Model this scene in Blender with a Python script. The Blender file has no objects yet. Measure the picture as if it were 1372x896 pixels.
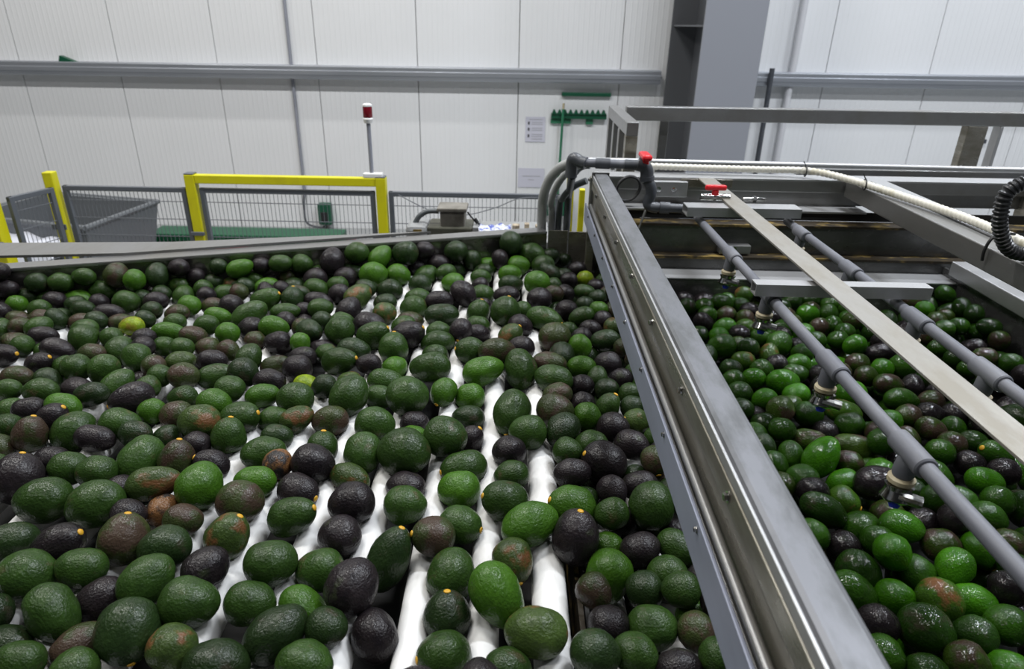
import bpy, bmesh, math, random
from mathutils import Vector, Matrix, noise
random.seed(7)
SC = bpy.context.scene
COL = SC.collection
PI = math.pi
R = math.radians

# ------------------------------------------------------------ camera
cam = bpy.data.objects.new('camera', bpy.data.cameras.new('camera'))
COL.objects.link(cam); SC.camera = cam
cam.data.sensor_fit = 'HORIZONTAL'; cam.data.sensor_width = 36.0
cam.data.lens = 897.0 / 1372.0 * 36.0
cam.data.shift_x = 13.5 / 1372.0
cam.data.clip_start = 0.02; cam.data.clip_end = 60
TH, YAW, ROLL = R(24.87), R(1.2), 0.014
fw = Vector((-math.sin(YAW) * math.cos(TH), math.cos(YAW) * math.cos(TH), -math.sin(TH)))
r0 = Vector((math.cos(YAW), math.sin(YAW), 0)); u0 = r0.cross(fw)
rr = math.cos(ROLL) * r0 + math.sin(ROLL) * u0
uu = math.cos(ROLL) * u0 - math.sin(ROLL) * r0
cam.matrix_world = Matrix(((rr.x, uu.x, -fw.x, 0), (rr.y, uu.y, -fw.y, 0), (rr.z, uu.z, -fw.z, 2.05), (0, 0, 0, 1)))
cam.data.dof.use_dof = True
cam.data.dof.focus_distance = 1.25
cam.data.dof.aperture_fstop = 6.3

# ------------------------------------------------------------ world, lamps of the hall, exposure
w = bpy.data.worlds.new('world'); SC.world = w; w.use_nodes = True
w.node_tree.nodes['Background'].inputs[0].default_value = (0.75, 0.8, 0.85, 1)
w.node_tree.nodes['Background'].inputs[1].default_value = 0.03
SC.view_settings.view_transform = 'Standard'; SC.view_settings.look = 'None'
SC.view_settings.gamma = 1.0; SC.view_settings.use_curve_mapping = False
SC.view_settings.exposure = 0.0
LAMPS = [(x, y) for y in (5.5, 2.4, -0.7) for x in (-4.6, -1.4, 1.9, 5.2)]
for x, y in LAMPS:
    l = bpy.data.lights.new('hall_lamp', 'AREA'); l.shape = 'RECTANGLE'; l.size = 1.3; l.size_y = 0.16
    l.energy = (78.0 if x < 1 else 112.0) * {5.5: .66, 2.4: 1.75, -0.7: .45}[y]
    l.color = (1.0, 0.985, 0.955) if x < 1 else (0.90, 0.94, 1.0)
    o = bpy.data.objects.new('hall_lamp', l); COL.objects.link(o); o.location = (x, y, 6.08)

# ------------------------------------------------------------ materials
def new_mat(name):
    m = bpy.data.materials.new(name); m.use_nodes = True
    nt = m.node_tree; b = nt.nodes['Principled BSDF']
    return m, nt, b
def node(nt, t, **kw):
    n = nt.nodes.new(t)
    for k, v in kw.items():
        if k.startswith('i_'): n.inputs[k[2:].replace('_', ' ')].default_value = v
        else: setattr(n, k, v)
    return n
def c4(c): return (c[0], c[1], c[2], 1)
def mat(name, col, rough=.5, metal=0.0, var=.0, col2=None, scale=(8, 8, 8), thr=(.4, .7), bump=0.0, bscale=60, coat=0.0, rvar=0.0):
    m, nt, b = new_mat(name)
    b.inputs['Base Color'].default_value = c4(col); b.inputs['Roughness'].default_value = rough
    b.inputs['Metallic'].default_value = metal
    if coat: b.inputs['Coat Weight'].default_value = coat; b.inputs['Coat Roughness'].default_value = .1
    tc = node(nt, 'ShaderNodeTexCoord'); mp = node(nt, 'ShaderNodeMapping'); mp.inputs['Scale'].default_value = scale
    nt.links.new(tc.outputs['Object'], mp.inputs[0])
    if col2 is not None or rvar:
        n = node(nt, 'ShaderNodeTexNoise', i_Scale=1.0, i_Detail=6.0, i_Roughness=.6)
        nt.links.new(mp.outputs[0], n.inputs['Vector'])
        rp = node(nt, 'ShaderNodeValToRGB'); rp.color_ramp.elements[0].position = thr[0]; rp.color_ramp.elements[1].position = thr[1]
        nt.links.new(n.outputs[0], rp.inputs[0])
        if col2 is not None:
            rp2 = node(nt, 'ShaderNodeValToRGB'); rp2.color_ramp.elements[0].position = thr[0]; rp2.color_ramp.elements[1].position = thr[1]
            rp2.color_ramp.elements[0].color = c4(col); rp2.color_ramp.elements[1].color = c4(col2)
            nt.links.new(n.outputs[0], rp2.inputs[0]); nt.links.new(rp2.outputs[0], b.inputs['Base Color'])
        if rvar:
            mr = node(nt, 'ShaderNodeMapRange'); mr.inputs['To Min'].default_value = rough - rvar; mr.inputs['To Max'].default_value = rough + rvar
            nt.links.new(rp.outputs[0], mr.inputs[0]); nt.links.new(mr.outputs[0], b.inputs['Roughness'])
    if bump:
        n2 = node(nt, 'ShaderNodeTexNoise', i_Scale=float(bscale), i_Detail=3.0)
        nt.links.new(tc.outputs['Object'], n2.inputs['Vector'])
        bp = node(nt, 'ShaderNodeBump', i_Strength=bump, i_Distance=.002)
        nt.links.new(n2.outputs[0], bp.inputs['Height']); nt.links.new(bp.outputs[0], b.inputs['Normal'])
    return m
M = {}
M['steel'] = mat('stainless_steel', (.33, .33, .33), .40, .85, col2=(.25, .245, .23), scale=(6, 2, 6), rvar=.08)
M['steel_light'] = mat('satin_steel', (.46, .465, .47), .45, .65, col2=(.36, .36, .36), scale=(5, 3, 5), rvar=.08)
M['steel_beam'] = mat('stained_beam_steel', (.165, .17, .185), .5, .3, col2=(.105, .11, .115), scale=(26, 9, 26), thr=(.42, .62), rvar=.12)
M['steel_brown'] = mat('brown_stained_steel', (.31, .295, .255), .36, .7, col2=(.15, .135, .10), scale=(9, 4, 20), rvar=.1)
M['steel_dark'] = mat('dark_wet_steel', (.17, .17, .168), .34, .7, col2=(.06, .06, .058), scale=(4, 4, 9), rvar=.1)
M['steel_blue'] = mat('blue_grey_steel', (.33, .36, .46), .45, .35, col2=(.26, .28, .36), scale=(9, 3, 9))  # blue-grey with a random, slightly darker second tone
M['rust'] = mat('rusty_yellow_grime', (.03, .022, .012), .5, .2, col2=(.26, .18, .05), scale=(14, 30, 30), thr=(.53, .66), bump=.4, bscale=120)
M['steel_mirror'] = mat('reflective_inner_wall_steel', (.24, .235, .215), .24, .9, col2=(.16, .155, .14), scale=(6, 6, 9), rvar=.08)
M['strap'] = mat('stained_flat_bar', (.40, .385, .35), .42, .6, col2=(.27, .25, .21), scale=(14, 5, 14), thr=(.4, .65), rvar=.1)
M['pvc'] = mat('grey_pvc_pipe', (.115, .12, .14), .45, 0, col2=(.17, .175, .195), scale=(20, 6, 20), thr=(.45, .7))
M['pvc_dark'] = mat('dark_grey_pvc', (.055, .06, .07), .35, 0, col2=(.09, .095, .105), scale=(20, 20, 20))
M['roller'] = mat('white_roller_plastic', (.74, .735, .72), .42, 0, col2=(.56, .55, .53), scale=(22, 7, 22), thr=(.48, .75), bump=.15, bscale=40)
M['black'] = mat('black_rubber', (.012, .012, .013), .5)
M['void'] = mat('dark_machine_interior', (.012, .012, .012), .8)
M['yellow'] = mat('yellow_enamel', (.62, .58, .005), .42, 0, col2=(.50, .45, .01), scale=(12, 12, 12), thr=(.5, .8))
M['fence'] = mat('grey_fence_coating', (.10, .11, .125), .45)
M['fence_wire'] = mat('grey_fence_wire', (.14, .15, .165), .45)
M['green_crate'] = mat('dark_green_plastic', (.004, .085, .035), .45)
M['green'] = mat('green_plastic', (.002, .075, .035), .4)
M['green_paint'] = mat('green_label', (.02, .16, .08), .5)
M['red'] = mat('red_plastic', (.62, .012, .018), .35)
M['red_pallet'] = mat('red_pallet_plastic', (.35, .02, .03), .5)
M['red_lens'] = mat('dark_red_beacon_lens', (.16, .004, .012), .15, coat=.6)
M['white'] = mat('white_plastic', (.75, .75, .74), .4)
M['paper'] = mat('white_paper', (.58, .58, .66), .6)
M['ink'] = mat('grey_ink', (.10, .10, .11), .7)
M['ink_soft'] = mat('pale_ink', (.40, .40, .43), .7)
M['grey_bin'] = mat('grey_bin_plastic', (.13, .14, .15), .5)
M['liner'] = mat('white_bin_liner', (.72, .74, .82), .4)
M['hose_white'] = mat('white_ribbed_hose', (.66, .64, .56), .4, col2=(.45, .41, .28), scale=(18, 18, 18), thr=(.55, .75))
M['hose_grey'] = mat('grey_corrugated_hose', (.34, .345, .34), .45)
M['hose_dark'] = mat('dark_grey_hose', (.09, .10, .105), .45)
M['motor_box'] = mat('brown_grey_terminal_box', (.24, .225, .195), .5, .3, col2=(.12, .11, .09), scale=(14, 14, 14))
M['motor_body'] = mat('dirty_motor_body', (.10, .10, .075), .55, .2, col2=(.05, .05, .035), scale=(14, 14, 14))
M['grey_housing'] = mat('light_grey_housing', (.25, .255, .255), .5)
M['cream'] = mat('cream_threaded_fitting', (.50, .44, .30), .5, col2=(.30, .25, .15), scale=(60, 60, 60))
M['chrome'] = mat('chromed_nozzle', (.62, .62, .60), .15, 1.0, col2=(.25, .24, .22), scale=(60, 60, 60), rvar=.08)
M['blue'] = mat('blue_nozzle_tip', (.02, .04, .55), .35)
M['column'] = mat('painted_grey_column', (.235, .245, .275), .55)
M['column_shade'] = mat('shaded_grey_column_web', (.10, .105, .115), .55)  # column grey darkened: shade of the web recess put into the colour
M['galv'] = mat('galvanised_rail', (.46, .48, .52), .36, .7, col2=(.38, .40, .44), scale=(1.2, 4, 8))
M['conduit'] = mat('grey_conduit', (.26, .27, .31), .5)
M['conduit_white'] = mat('white_conduit', (.62, .62, .64), .5)
M['black_hose'] = mat('black_corrugated_hose', (.02, .021, .023), .35)
M['floor'] = mat('painted_concrete_floor', (.32, .33, .33), .4, col2=(.26, .27, .27), scale=(.8, .8, .8))
M['ceil'] = mat('dim_ceiling_sheet', (.10, .10, .11), .6)
M['wall_white'] = mat('pale_hall_wall', (.13, .135, .14), .6)
M['seam'] = mat('dark_joint_sealant', (.22, .22, .22), .7)
M['blue_rag'] = mat('blue_white_rag', (.62, .64, .70), .8, col2=(.07, .10, .35), scale=(30, 30, 30), thr=(.45, .55))
M['tan'] = mat('tan_debris', (.45, .38, .28), .7, col2=(.12, .09, .06), scale=(50, 50, 50))
M['yellow_stem'] = mat('yellow_stem_scar', (.62, .36, .015), .5, col2=(.30, .12, .01), scale=(300, 300, 300))

def wall_mat():
    m, nt, b = new_mat('micro_ribbed_panel')
    b.inputs['Base Color'].default_value = (.74, .75, .75, 1); b.inputs['Roughness'].default_value = .42
    tc = node(nt, 'ShaderNodeTexCoord'); sx = node(nt, 'ShaderNodeSeparateXYZ'); nt.links.new(tc.outputs['Object'], sx.inputs[0])
    a = node(nt, 'ShaderNodeMath', operation='MULTIPLY'); a.inputs[1].default_value = 2 * PI / .05
    nt.links.new(sx.outputs[0], a.inputs[0])
    s = node(nt, 'ShaderNodeMath', operation='SINE'); nt.links.new(a.outputs[0], s.inputs[0])
    p = node(nt, 'ShaderNodeMath', operation='SMOOTH_MAX'); p.inputs[1].default_value = .55; p.inputs[2].default_value = .3
    nt.links.new(s.outputs[0], p.inputs[0])
    bp = node(nt, 'ShaderNodeBump', i_Strength=.8, i_Distance=.004)
    nt.links.new(p.outputs[0], bp.inputs['Height']); nt.links.new(bp.outputs[0], b.inputs['Normal'])
    n = node(nt, 'ShaderNodeTexNoise', i_Scale=1.6, i_Detail=4.0); nt.links.new(tc.outputs['Object'], n.inputs['Vector'])
    rp = node(nt, 'ShaderNodeValToRGB'); rp.color_ramp.elements[0].color = (.74, .75, .755, 1); rp.color_ramp.elements[1].color = (.81, .815, .825, 1)
    nt.links.new(n.outputs[0], rp.inputs[0]); nt.links.new(rp.outputs[0], b.inputs['Base Color'])
    return m
M['panel'] = wall_mat()

AV = {  # skin colours: base, second tone, patch tone, patch threshold
    'g': ((.018, .041, .008), (.031, .069, .012), (.05, .045, .02), .66),
    'b': ((.032, .088, .008), (.052, .135, .011), (.06, .10, .02), .70),
    'd': ((.011, .023, .007), (.018, .037, .010), (.030, .028, .016), .62),
    'p': ((.010, .008, .010), (.022, .017, .018), (.024, .030, .015), .66),
    'm': ((.024, .032, .011), (.036, .050, .014), (.040, .026, .018), .50),
    'o': ((.030, .050, .014), (.050, .085, .018), (.12, .055, .022), .58),
    'c': ((.13, .060, .022), (.21, .10, .04), (.02, .018, .018), .50),
    'y': ((.10, .17, .008), (.26, .34, .012), (.16, .13, .02), .60)}
CODES = 'gbdpmocy'
def avo_mat(code, wet, joined):
    base, sec, patch, thr = AV[code]
    k = .78 if wet else .84
    if wet and code != 'p': base, sec = [tuple(u * q for u, q in zip(v, (.95, 1.35, .55))) for v in (base, sec)]
    m, nt, b = new_mat('avocado_skin_' + {'g': 'green', 'b': 'bright_green', 'd': 'dark_green', 'p': 'purple_black', 'm': 'mottled', 'o': 'brown_patched', 'c': 'brown', 'y': 'yellow_green'}[code] + ('_wet' if wet else ''))
    sc = 30.0 if joined else 1.0
    tc = node(nt, 'ShaderNodeTexCoord'); oi = node(nt, 'ShaderNodeObjectInfo')
    add = node(nt, 'ShaderNodeVectorMath', operation='ADD')
    sr = node(nt, 'ShaderNodeVectorMath', operation='SCALE'); sr.inputs[0].default_value = (37.0, 11.0, 23.0)
    nt.links.new(oi.outputs['Random'], sr.inputs['Scale'])
    nt.links.new(tc.outputs['Object'], add.inputs[0]); nt.links.new(sr.outputs[0], add.inputs[1])
    n1 = node(nt, 'ShaderNodeTexNoise', i_Scale=1.9 * sc, i_Detail=8.0, i_Roughness=.72)
    nt.links.new(add.outputs[0], n1.inputs['Vector'])
    r1 = node(nt, 'ShaderNodeValToRGB'); r1.color_ramp.elements[0].position = .36; r1.color_ramp.elements[1].position = .66
    r1.color_ramp.elements[0].color = c4([v * k for v in base]); r1.color_ramp.elements[1].color = c4([v * k for v in sec])
    nt.links.new(n1.outputs[0], r1.inputs[0])
    n2 = node(nt, 'ShaderNodeTexNoise', i_Scale=.85 * sc, i_Detail=5.0, i_Roughness=.6)
    off = node(nt, 'ShaderNodeVectorMath', operation='ADD'); off.inputs[1].default_value = (5.3, 2.1, 8.7)
    nt.links.new(add.outputs[0], off.inputs[0]); nt.links.new(off.outputs[0], n2.inputs['Vector'])
    r2 = node(nt, 'ShaderNodeMapRange'); r2.inputs['From Min'].default_value = thr - .04; r2.inputs['From Max'].default_value = thr + .06
    nt.links.new(n2.outputs[0], r2.inputs[0])
    mx = node(nt, 'ShaderNodeMix', data_type='RGBA'); nt.links.new(r2.outputs[0], mx.inputs[0])
    nt.links.new(r1.outputs[0], mx.inputs[6]); mx.inputs[7].default_value = c4(patch)
    # fine pale speckles (lenticels)
    vs = node(nt, 'ShaderNodeTexVoronoi', i_Scale=11.0 * sc); nt.links.new(add.outputs[0], vs.inputs['Vector'])
    ls = node(nt, 'ShaderNodeMapRange'); ls.inputs['From Min'].default_value = .16; ls.inputs['From Max'].default_value = .05; ls.inputs['To Max'].default_value = .35
    nt.links.new(vs.outputs['Distance'], ls.inputs[0])
    mx2 = node(nt, 'ShaderNodeMix', data_type='RGBA'); nt.links.new(ls.outputs[0], mx2.inputs[0])
    nt.links.new(mx.outputs[2], mx2.inputs[6]); mx2.inputs[7].default_value = c4([min(v * 2.6 + .02, .5) for v in sec])
    hs = node(nt, 'ShaderNodeHueSaturation'); nt.links.new(mx2.outputs[2], hs.inputs['Color'])
    mr = node(nt, 'ShaderNodeMapRange'); mr.inputs['To Min'].default_value = .78; mr.inputs['To Max'].default_value = 1.28
    nt.links.new(oi.outputs['Random'], mr.inputs[0])
    nt.links.new(mr.outputs[0], hs.inputs['Value'])
    nt.links.new(hs.outputs[0], b.inputs['Base Color'])
    b.inputs['Roughness'].default_value = .34 if wet else .30
    b.inputs['Specular IOR Level'].default_value = .03 if wet else .24
    if wet: b.inputs['Coat Weight'].default_value = .6; b.inputs['Coat Roughness'].default_value = .015
    vb = node(nt, 'ShaderNodeTexNoise', i_Scale=9.5 * sc, i_Detail=1.5, i_Roughness=.5); nt.links.new(add.outputs[0], vb.inputs['Vector'])
    bp = node(nt, 'ShaderNodeBump', i_Strength=.42 if wet else .42, i_Distance=.0032)
    nt.links.new(vb.outputs[0], bp.inputs['Height']); nt.links.new(bp.outputs[0], b.inputs['Normal'])
    if wet:
        vc = node(nt, 'ShaderNodeTexNoise', i_Scale=11.0 * sc, i_Detail=1.0); nt.links.new(add.outputs[0], vc.inputs['Vector'])
        bp2 = node(nt, 'ShaderNodeBump', i_Strength=.33, i_Distance=.0028)
        nt.links.new(vc.outputs[0], bp2.inputs['Height']); nt.links.new(bp2.outputs[0], b.inputs['Coat Normal'])
    return m
AM = {(c, wt, j): avo_mat(c, wt, j) for c in CODES for wt in (0, 1) for j in (0, 1)}

# ------------------------------------------------------------ mesh helpers
def link(name, bm, m, parent=None, smooth=False):
    me = bpy.data.meshes.new(name); bm.normal_update(); bm.to_mesh(me); bm.free()
    if m is not None: me.materials.append(m)
    if smooth:
        for p in me.polygons: p.use_smooth = True
        try: me.set_sharp_from_angle(angle=R(35))
        except Exception: pass
    o = bpy.data.objects.new(name, me); COL.objects.link(o)
    if parent is not None: o.parent = parent
    return o
def tag(o, label=None, cat=None, group=None, kind=None):
    if label: o['label'] = label
    if cat: o['category'] = cat
    if group: o['group'] = group
    if kind: o['kind'] = kind
    return o
def empty(name, label, cat, group=None, loc=(0, 0, 0)):
    o = bpy.data.objects.new(name, None); COL.objects.link(o); o.empty_display_size = .05; o.location = loc
    o['_l'] = 1; del o['_l']
    return tag(o, label, cat, group)
def box(bm, x0, x1, y0, y1, z0, z1, bev=0.0):
    vs = [bm.verts.new(p) for p in ((x0, y0, z0), (x1, y0, z0), (x1, y1, z0), (x0, y1, z0), (x0, y0, z1), (x1, y0, z1), (x1, y1, z1), (x0, y1, z1))]
    fs = [bm.faces.new([vs[i] for i in f]) for f in ((0, 3, 2, 1), (4, 5, 6, 7), (0, 1, 5, 4), (1, 2, 6, 5), (2, 3, 7, 6), (3, 0, 4, 7))]
    if bev:
        es = list({e for f in fs for e in f.edges})
        bmesh.ops.bevel(bm, geom=es, offset=bev, segments=2, affect='EDGES', profile=.5)
    return vs
def B(x0, x1, y0, y1, z0, z1, bev=0.0):
    bm = bmesh.new(); box(bm, x0, x1, y0, y1, z0, z1, bev); return bm
def poly(bm, pts, z0, z1):
    a = [bm.verts.new((x, y, z0)) for x, y in pts]; b = [bm.verts.new((x, y, z1)) for x, y in pts]
    n = len(pts); bm.faces.new(a[::-1]); bm.faces.new(b)
    for i in range(n): bm.faces.new((a[i], a[(i + 1) % n], b[(i + 1) % n], b[i]))
def frame_at(t):
    t = t.normalized(); h = Vector((0, 0, 1)) if abs(t.z) < .9 else Vector((1, 0, 0))
    s = t.cross(h).normalized(); return s, s.cross(t).normalized()
def tube(bm, pts, r, seg=12, cap=True):
    pts = [Vector(p) for p in pts]; rings = []
    s0, u_ = frame_at(pts[1] - pts[0])
    for i, p in enumerate(pts):
        t = (pts[min(i + 1, len(pts) - 1)] - pts[max(i - 1, 0)]).normalized()
        s0 = (s0 - t * s0.dot(t)).normalized(); u_ = s0.cross(t).normalized()
        ri = r[i] if isinstance(r, (list, tuple)) else r
        rings.append([bm.verts.new(p + s0 * math.cos(2 * PI * k / seg) * ri + u_ * math.sin(2 * PI * k / seg) * ri) for k in range(seg)])
    for a, b in zip(rings, rings[1:]):
        for k in range(seg):
            bm.faces.new((a[k], b[k], b[(k + 1) % seg], a[(k + 1) % seg]))
    if cap: bm.faces.new(rings[0]); bm.faces.new(rings[-1][::-1])
def T(pts, r, seg=12):
    bm = bmesh.new(); tube(bm, pts, r, seg); bmesh.ops.recalc_face_normals(bm, faces=bm.faces); return bm
def spline(pts, n=10):
    P = [Vector(p) for p in pts]; out = []
    for i in range(len(P) - 1):
        p0, p1, p2, p3 = P[max(i - 1, 0)], P[i], P[i + 1], P[min(i + 2, len(P) - 1)]
        for k in range(n):
            t = k / n
            out.append(.5 * ((2 * p1) + (p2 - p0) * t + (2 * p0 - 5 * p1 + 4 * p2 - p3) * t * t + (3 * p1 - p0 - 3 * p2 + p3) * t ** 3))
    out.append(P[-1]); return out
def ribbed(pts, r0_, r1_, pitch, seg=14):
    """corrugated hose: radius alternates along the path"""
    P = spline(pts, 14); L = [0]
    for a, b in zip(P, P[1:]): L.append(L[-1] + (b - a).length)
    n = max(int(L[-1] / pitch) * 4, 8); q = []; rad = []; j = 0
    for i in range(n + 1):
        s = L[-1] * i / n
        while j < len(L) - 2 and L[j + 1] < s: j += 1
        f = (s - L[j]) / max(L[j + 1] - L[j], 1e-9); q.append(P[j].lerp(P[j + 1], f))
        rad.append(r1_ if i % 4 in (1, 2) else r0_)
    return T(q, rad, seg)
def bolt_bm(p, axis, r=.006, h=.005):
    p = Vector(p); a = Vector(axis); bm = bmesh.new(); tube(bm, [p, p + a * h * .3], r * 1.5, 14); tube(bm, [p + a * h * .3, p + a * h], r, 6)
    bmesh.ops.recalc_face_normals(bm, faces=bm.faces); return bm

# ------------------------------------------------------------ the hall
tag(link('floor', B(-9, 10, -7, 7.3, -.1, 0), M['floor']), kind='structure')
tag(link('ceiling', B(-9, 10, -7, 7.3, 6.15, 6.25), M['ceil']), kind='structure')
tag(link('wall_left', B(-9.1, -9, -7, 7.3, 0, 6.2), M['wall_white']), kind='structure')
tag(link('wall_right', B(10, 10.1, -7, 7.3, 0, 6.2), M['wall_white']), kind='structure')
tag(link('wall_front', B(-9, 10, -7.1, -7, 0, 6.2), M['wall_white']), kind='structure')
wb = tag(link('wall_back', B(-9, 10, 7.14, 7.3, 0, 6.2), M['seam']), kind='structure')
me = None
for i in range(19):
    x = -8.52 + i + .5 - 0.02 + 0.02
    if me is None:
        o = link('panel', B(-.4965, .4965, -.02, .02, 0, 6.15, .0015), M['panel'], wb); me = o.data
    else:
        o = bpy.data.objects.new('panel', me); COL.objects.link(o); o.parent = wb
    o.location = (-9.02 + 1.0 * i + .5, 7.12, 0)
def channel(name, x0, x1):
    bm = bmesh.new()
    pr = [(7.10, 1.535), (7.10, 1.55), (6.99, 1.55), (6.99, 1.575), (6.975, 1.58), (6.975, 1.61), (6.99, 1.615), (6.99, 1.645), (7.10, 1.645), (7.10, 1.66), (6.975, 1.66), (6.965, 1.65), (6.965, 1.62), (6.955, 1.612), (6.955, 1.578), (6.965, 1.57), (6.965, 1.545), (6.975, 1.535)]
    a = [bm.verts.new((x0, y, z)) for y, z in pr]; b = [bm.verts.new((x1, y, z)) for y, z in pr]
    n = len(pr)
    for i in range(n): bm.faces.new((a[i], a[(i + 1) % n], b[(i + 1) % n], b[i]))
    bm.faces.new(a); bm.faces.new(b[::-1]); bmesh.ops.recalc_face_normals(bm, faces=bm.faces)
    return tag(link(name, bm, M['galv']), kind='structure')
channel('trim_1', -8.9, 1.36); channel('trim_2', 1.75, 9.9)

# column: deep built-up I section, web seen from its left side
col = empty('steel_column', 'deep grey painted steel column standing in front of the panelled wall', 'column', loc=(1.66, 6.4, 0))
def ch(name, bm, m, parent, **k):
    o = link(name, bm, m, parent, **k); o.location = Vector((0, 0, 0)) - parent.location; return o
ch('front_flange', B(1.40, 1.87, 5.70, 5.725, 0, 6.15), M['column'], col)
ch('back_flange', B(1.40, 1.87, 6.92, 6.945, 0, 6.15), M['column_shade'], col)
ch('web', B(1.63, 1.645, 5.725, 6.92, 0, 6.15), M['column_shade'], col)
for z in (2.05, 4.2): ch('stiffener', B(1.42, 1.63, 5.725, 6.92, z, z + .014), M['column_shade'], col)

# ------------------------------------------------------------ things on the wall
tag(link('conduit', T([(-2.25, 7.075, 6.1), (-2.28, 7.075, .35)], .016), M['conduit'], smooth=True), 'thin grey conduit running down the left part of the panelled wall', 'conduit')
for z in (1.95, 1.16): pass
tag(link('conduit', T([(2.63, 7.03, 6.1), (2.63, 7.03, .3)], .034), M['conduit_white'], smooth=True), 'white conduit running down the wall right of the column', 'conduit')
tag(link('cable_riser', T([(2.40, 6.93, 1.70), (2.41, 6.93, .3)], .024), M['pvc_dark'], smooth=True), 'black vertical pipe ending at the wall rail right of the column', 'pipe')
sg = empty('paper_notice', 'white paper notice with three small pictograms and text lines on the wall', 'notice', 'paper notices on the wall', (.165, 7.095, 1.08))
ch('sheet', B(.062, .262, 7.092, 7.096, .955, 1.20), M['paper'], sg)
for z in (1.14, 1.08, 1.015): ch('pictogram', B(.085, .105, 7.089, 7.092, z - .014, z + .014), M['ink'], sg)
bm = bmesh.new()
for z in (1.175, 1.148, 1.13, 1.092, 1.072, 1.03, 1.01, .985):
    box(bm, .125 if z < 1.17 else .10, .235, 7.0895, 7.092, z - .003, z + .003)
tag(ch('text_lines', bm, M['ink_soft'], sg), kind='stuff')
sg = empty('paper_notice', 'lilac white landscape notice with two text lines above the fence', 'notice', 'paper notices on the wall', (.135, 7.095, .585))
ch('sheet', B(-.003, .272, 7.092, 7.096, .485, .685), M['paper'], sg)
bm = bmesh.new()
for k in range(12): box(bm, .045 + k * .0155, .056 + k * .0155, 7.0895, 7.092, .60, .609)
for k in range(4): box(bm, .105 + k * .0155, .116 + k * .0155, 7.0895, 7.092, .562, .57)
tag(ch('text_lines', bm, M['ink_soft'], sg), kind='stuff')
tag(link('wall_strip', B(.415, .905, 7.06, 7.098, 1.406, 1.443, .004), M['green']), 'plain dark green strip fixed flat on the wall above the tool rack', 'wall strip')
rk = empty('tool_rack', 'green saw-toothed cleaning tool rack on the wall', 'tool rack', loc=(.6, 7.09, 1.2))
ch('back_strip', B(.318, .872, 7.04, 7.098, 1.192, 1.245, .003), M['green'], rk)
for k in range(10):
    x = .345 + k * .055; bm = bmesh.new()
    vs = [bm.verts.new((x + a, y, z)) for y in (7.02, 7.06) for a, z in ((-.024, 1.24), (.024, 1.24), (.006, 1.282), (-.006, 1.282))]
    bm.faces.new(vs[:4]); bm.faces.new(vs[7:3:-1])
    for i in range(4): bm.faces.new((vs[i], vs[4 + i], vs[4 + (i + 1) % 4], vs[(i + 1) % 4]))
    bmesh.ops.recalc_face_normals(bm, faces=bm.faces); ch('clip', bm, M['green'], rk)
ch('label_strip', B(.315, .52, 7.07, 7.098, 1.143, 1.184), M['green_paint'], rk)
ch('label_tab', B(.672, .742, 7.07, 7.098, 1.139, 1.188), M['green_paint'], rk)
br = empty('broom', 'green-handled broom hanging on the saw-toothed wall rack', 'broom', loc=(.43, 7.0, .2))
ch('handle', T([(.432, 7.0, 1.29), (.418, 7.0, .42)], .013), M['green_paint'], br, smooth=True)
ch('tip', T([(.433, 7.0, 1.29), (.434, 7.0, 1.345)], .012), M['cream'], br, smooth=True)
ch('head', B(.25, .58, 6.93, 7.05, .22, .42, .02), M['green'], br)
bm = bmesh.new(); vs = [bm.verts.new(p) for p in ((-4.55, 6.99, 1.66), (-4.39, 6.99, 1.66), (-4.53, 6.99, 1.715), (-4.55, 7.05, 1.66), (-4.39, 7.05, 1.66), (-4.53, 7.05, 1.715))]
for f in ((0, 1, 2), (5, 4, 3), (0, 3, 4, 1), (1, 4, 5, 2), (2, 5, 3, 0)): bm.faces.new([vs[i] for i in f])
tag(link('plastic_wedge', bm, M['green']), 'small dark green wedge lying on top of the wall rail at the left', 'wedge')
tag(link('wall_clip', B(4.60, 4.70, 7.05, 7.10, 1.02, 1.06, .004), M['pvc_dark']), 'small dark clip on the wall beside the right railing post', 'clip')
eb = empty('switch_box', 'green electrical switch box on the wall behind the fence', 'switch box', loc=(-2.07, 7.05, .17))
ch('housing', B(-2.14, -2.0, 7.0, 7.098, .055, .285, .015), M['green'], eb)
ch('socket', B(-2.105, -2.035, 6.985, 7.0, .09, .20, .006), M['black'], eb)
ch('cable', T(spline([(-2.06, 7.05, .06), (-2.12, 7.04, -.0 + .02), (-2.28, 7.05, .06), (-2.30, 7.06, .22), (-2.285, 7.075, .40)], 8), .011), M['pvc_dark'], eb, smooth=True)

# ------------------------------------------------------------ safety fence with yellow posts
FY = 3.47
def fence(p0, p1, z0, z1, label):
    v = Vector((p1[0] - p0[0], p1[1] - p0[1], 0)); L = v.length; a = math.atan2(v.y, v.x)
    root = empty('mesh_fence', label, 'fence', 'grey wire mesh fence sections', (p0[0], p0[1], 0)); root.rotation_euler = (0, 0, a)
    link('top_rail', B(0, L, -.012, .012, z1 - .025, z1, .003), M['fence'], root)
    link('bottom_rail', B(0, L, -.012, .012, z0, z0 + .025, .003), M['fence'], root)
    for x in (0, L - .024): link('upright', B(x, x + .024, -.013, .013, z0, z1, .003), M['fence'], root)
    bm = bmesh.new(); n = int(L / .0212)
    for i in range(1, n): box(bm, i * L / n - .0011, i * L / n + .0011, -.0011, .0011, z0, z1)
    tag(link('vertical_wires', bm, M['fence_wire'], root), kind='stuff')
    z = z1 - .075; k = 0
    while z > z0 + .05:
        link('cross_wire', B(0, L, -.005, -.002, z - .0018, z + .0018), M['fence_wire'], root); z -= .095
    return root
fence((-2.50, 3.19), (-2.425, 3.42), .30, 1.25, 'short angled fence section between the two leftmost yellow posts')
fence((-2.40, FY), (-1.745, FY), .30, 1.25, 'fence section in front of the grey bin, left of the yellow frame')
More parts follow.
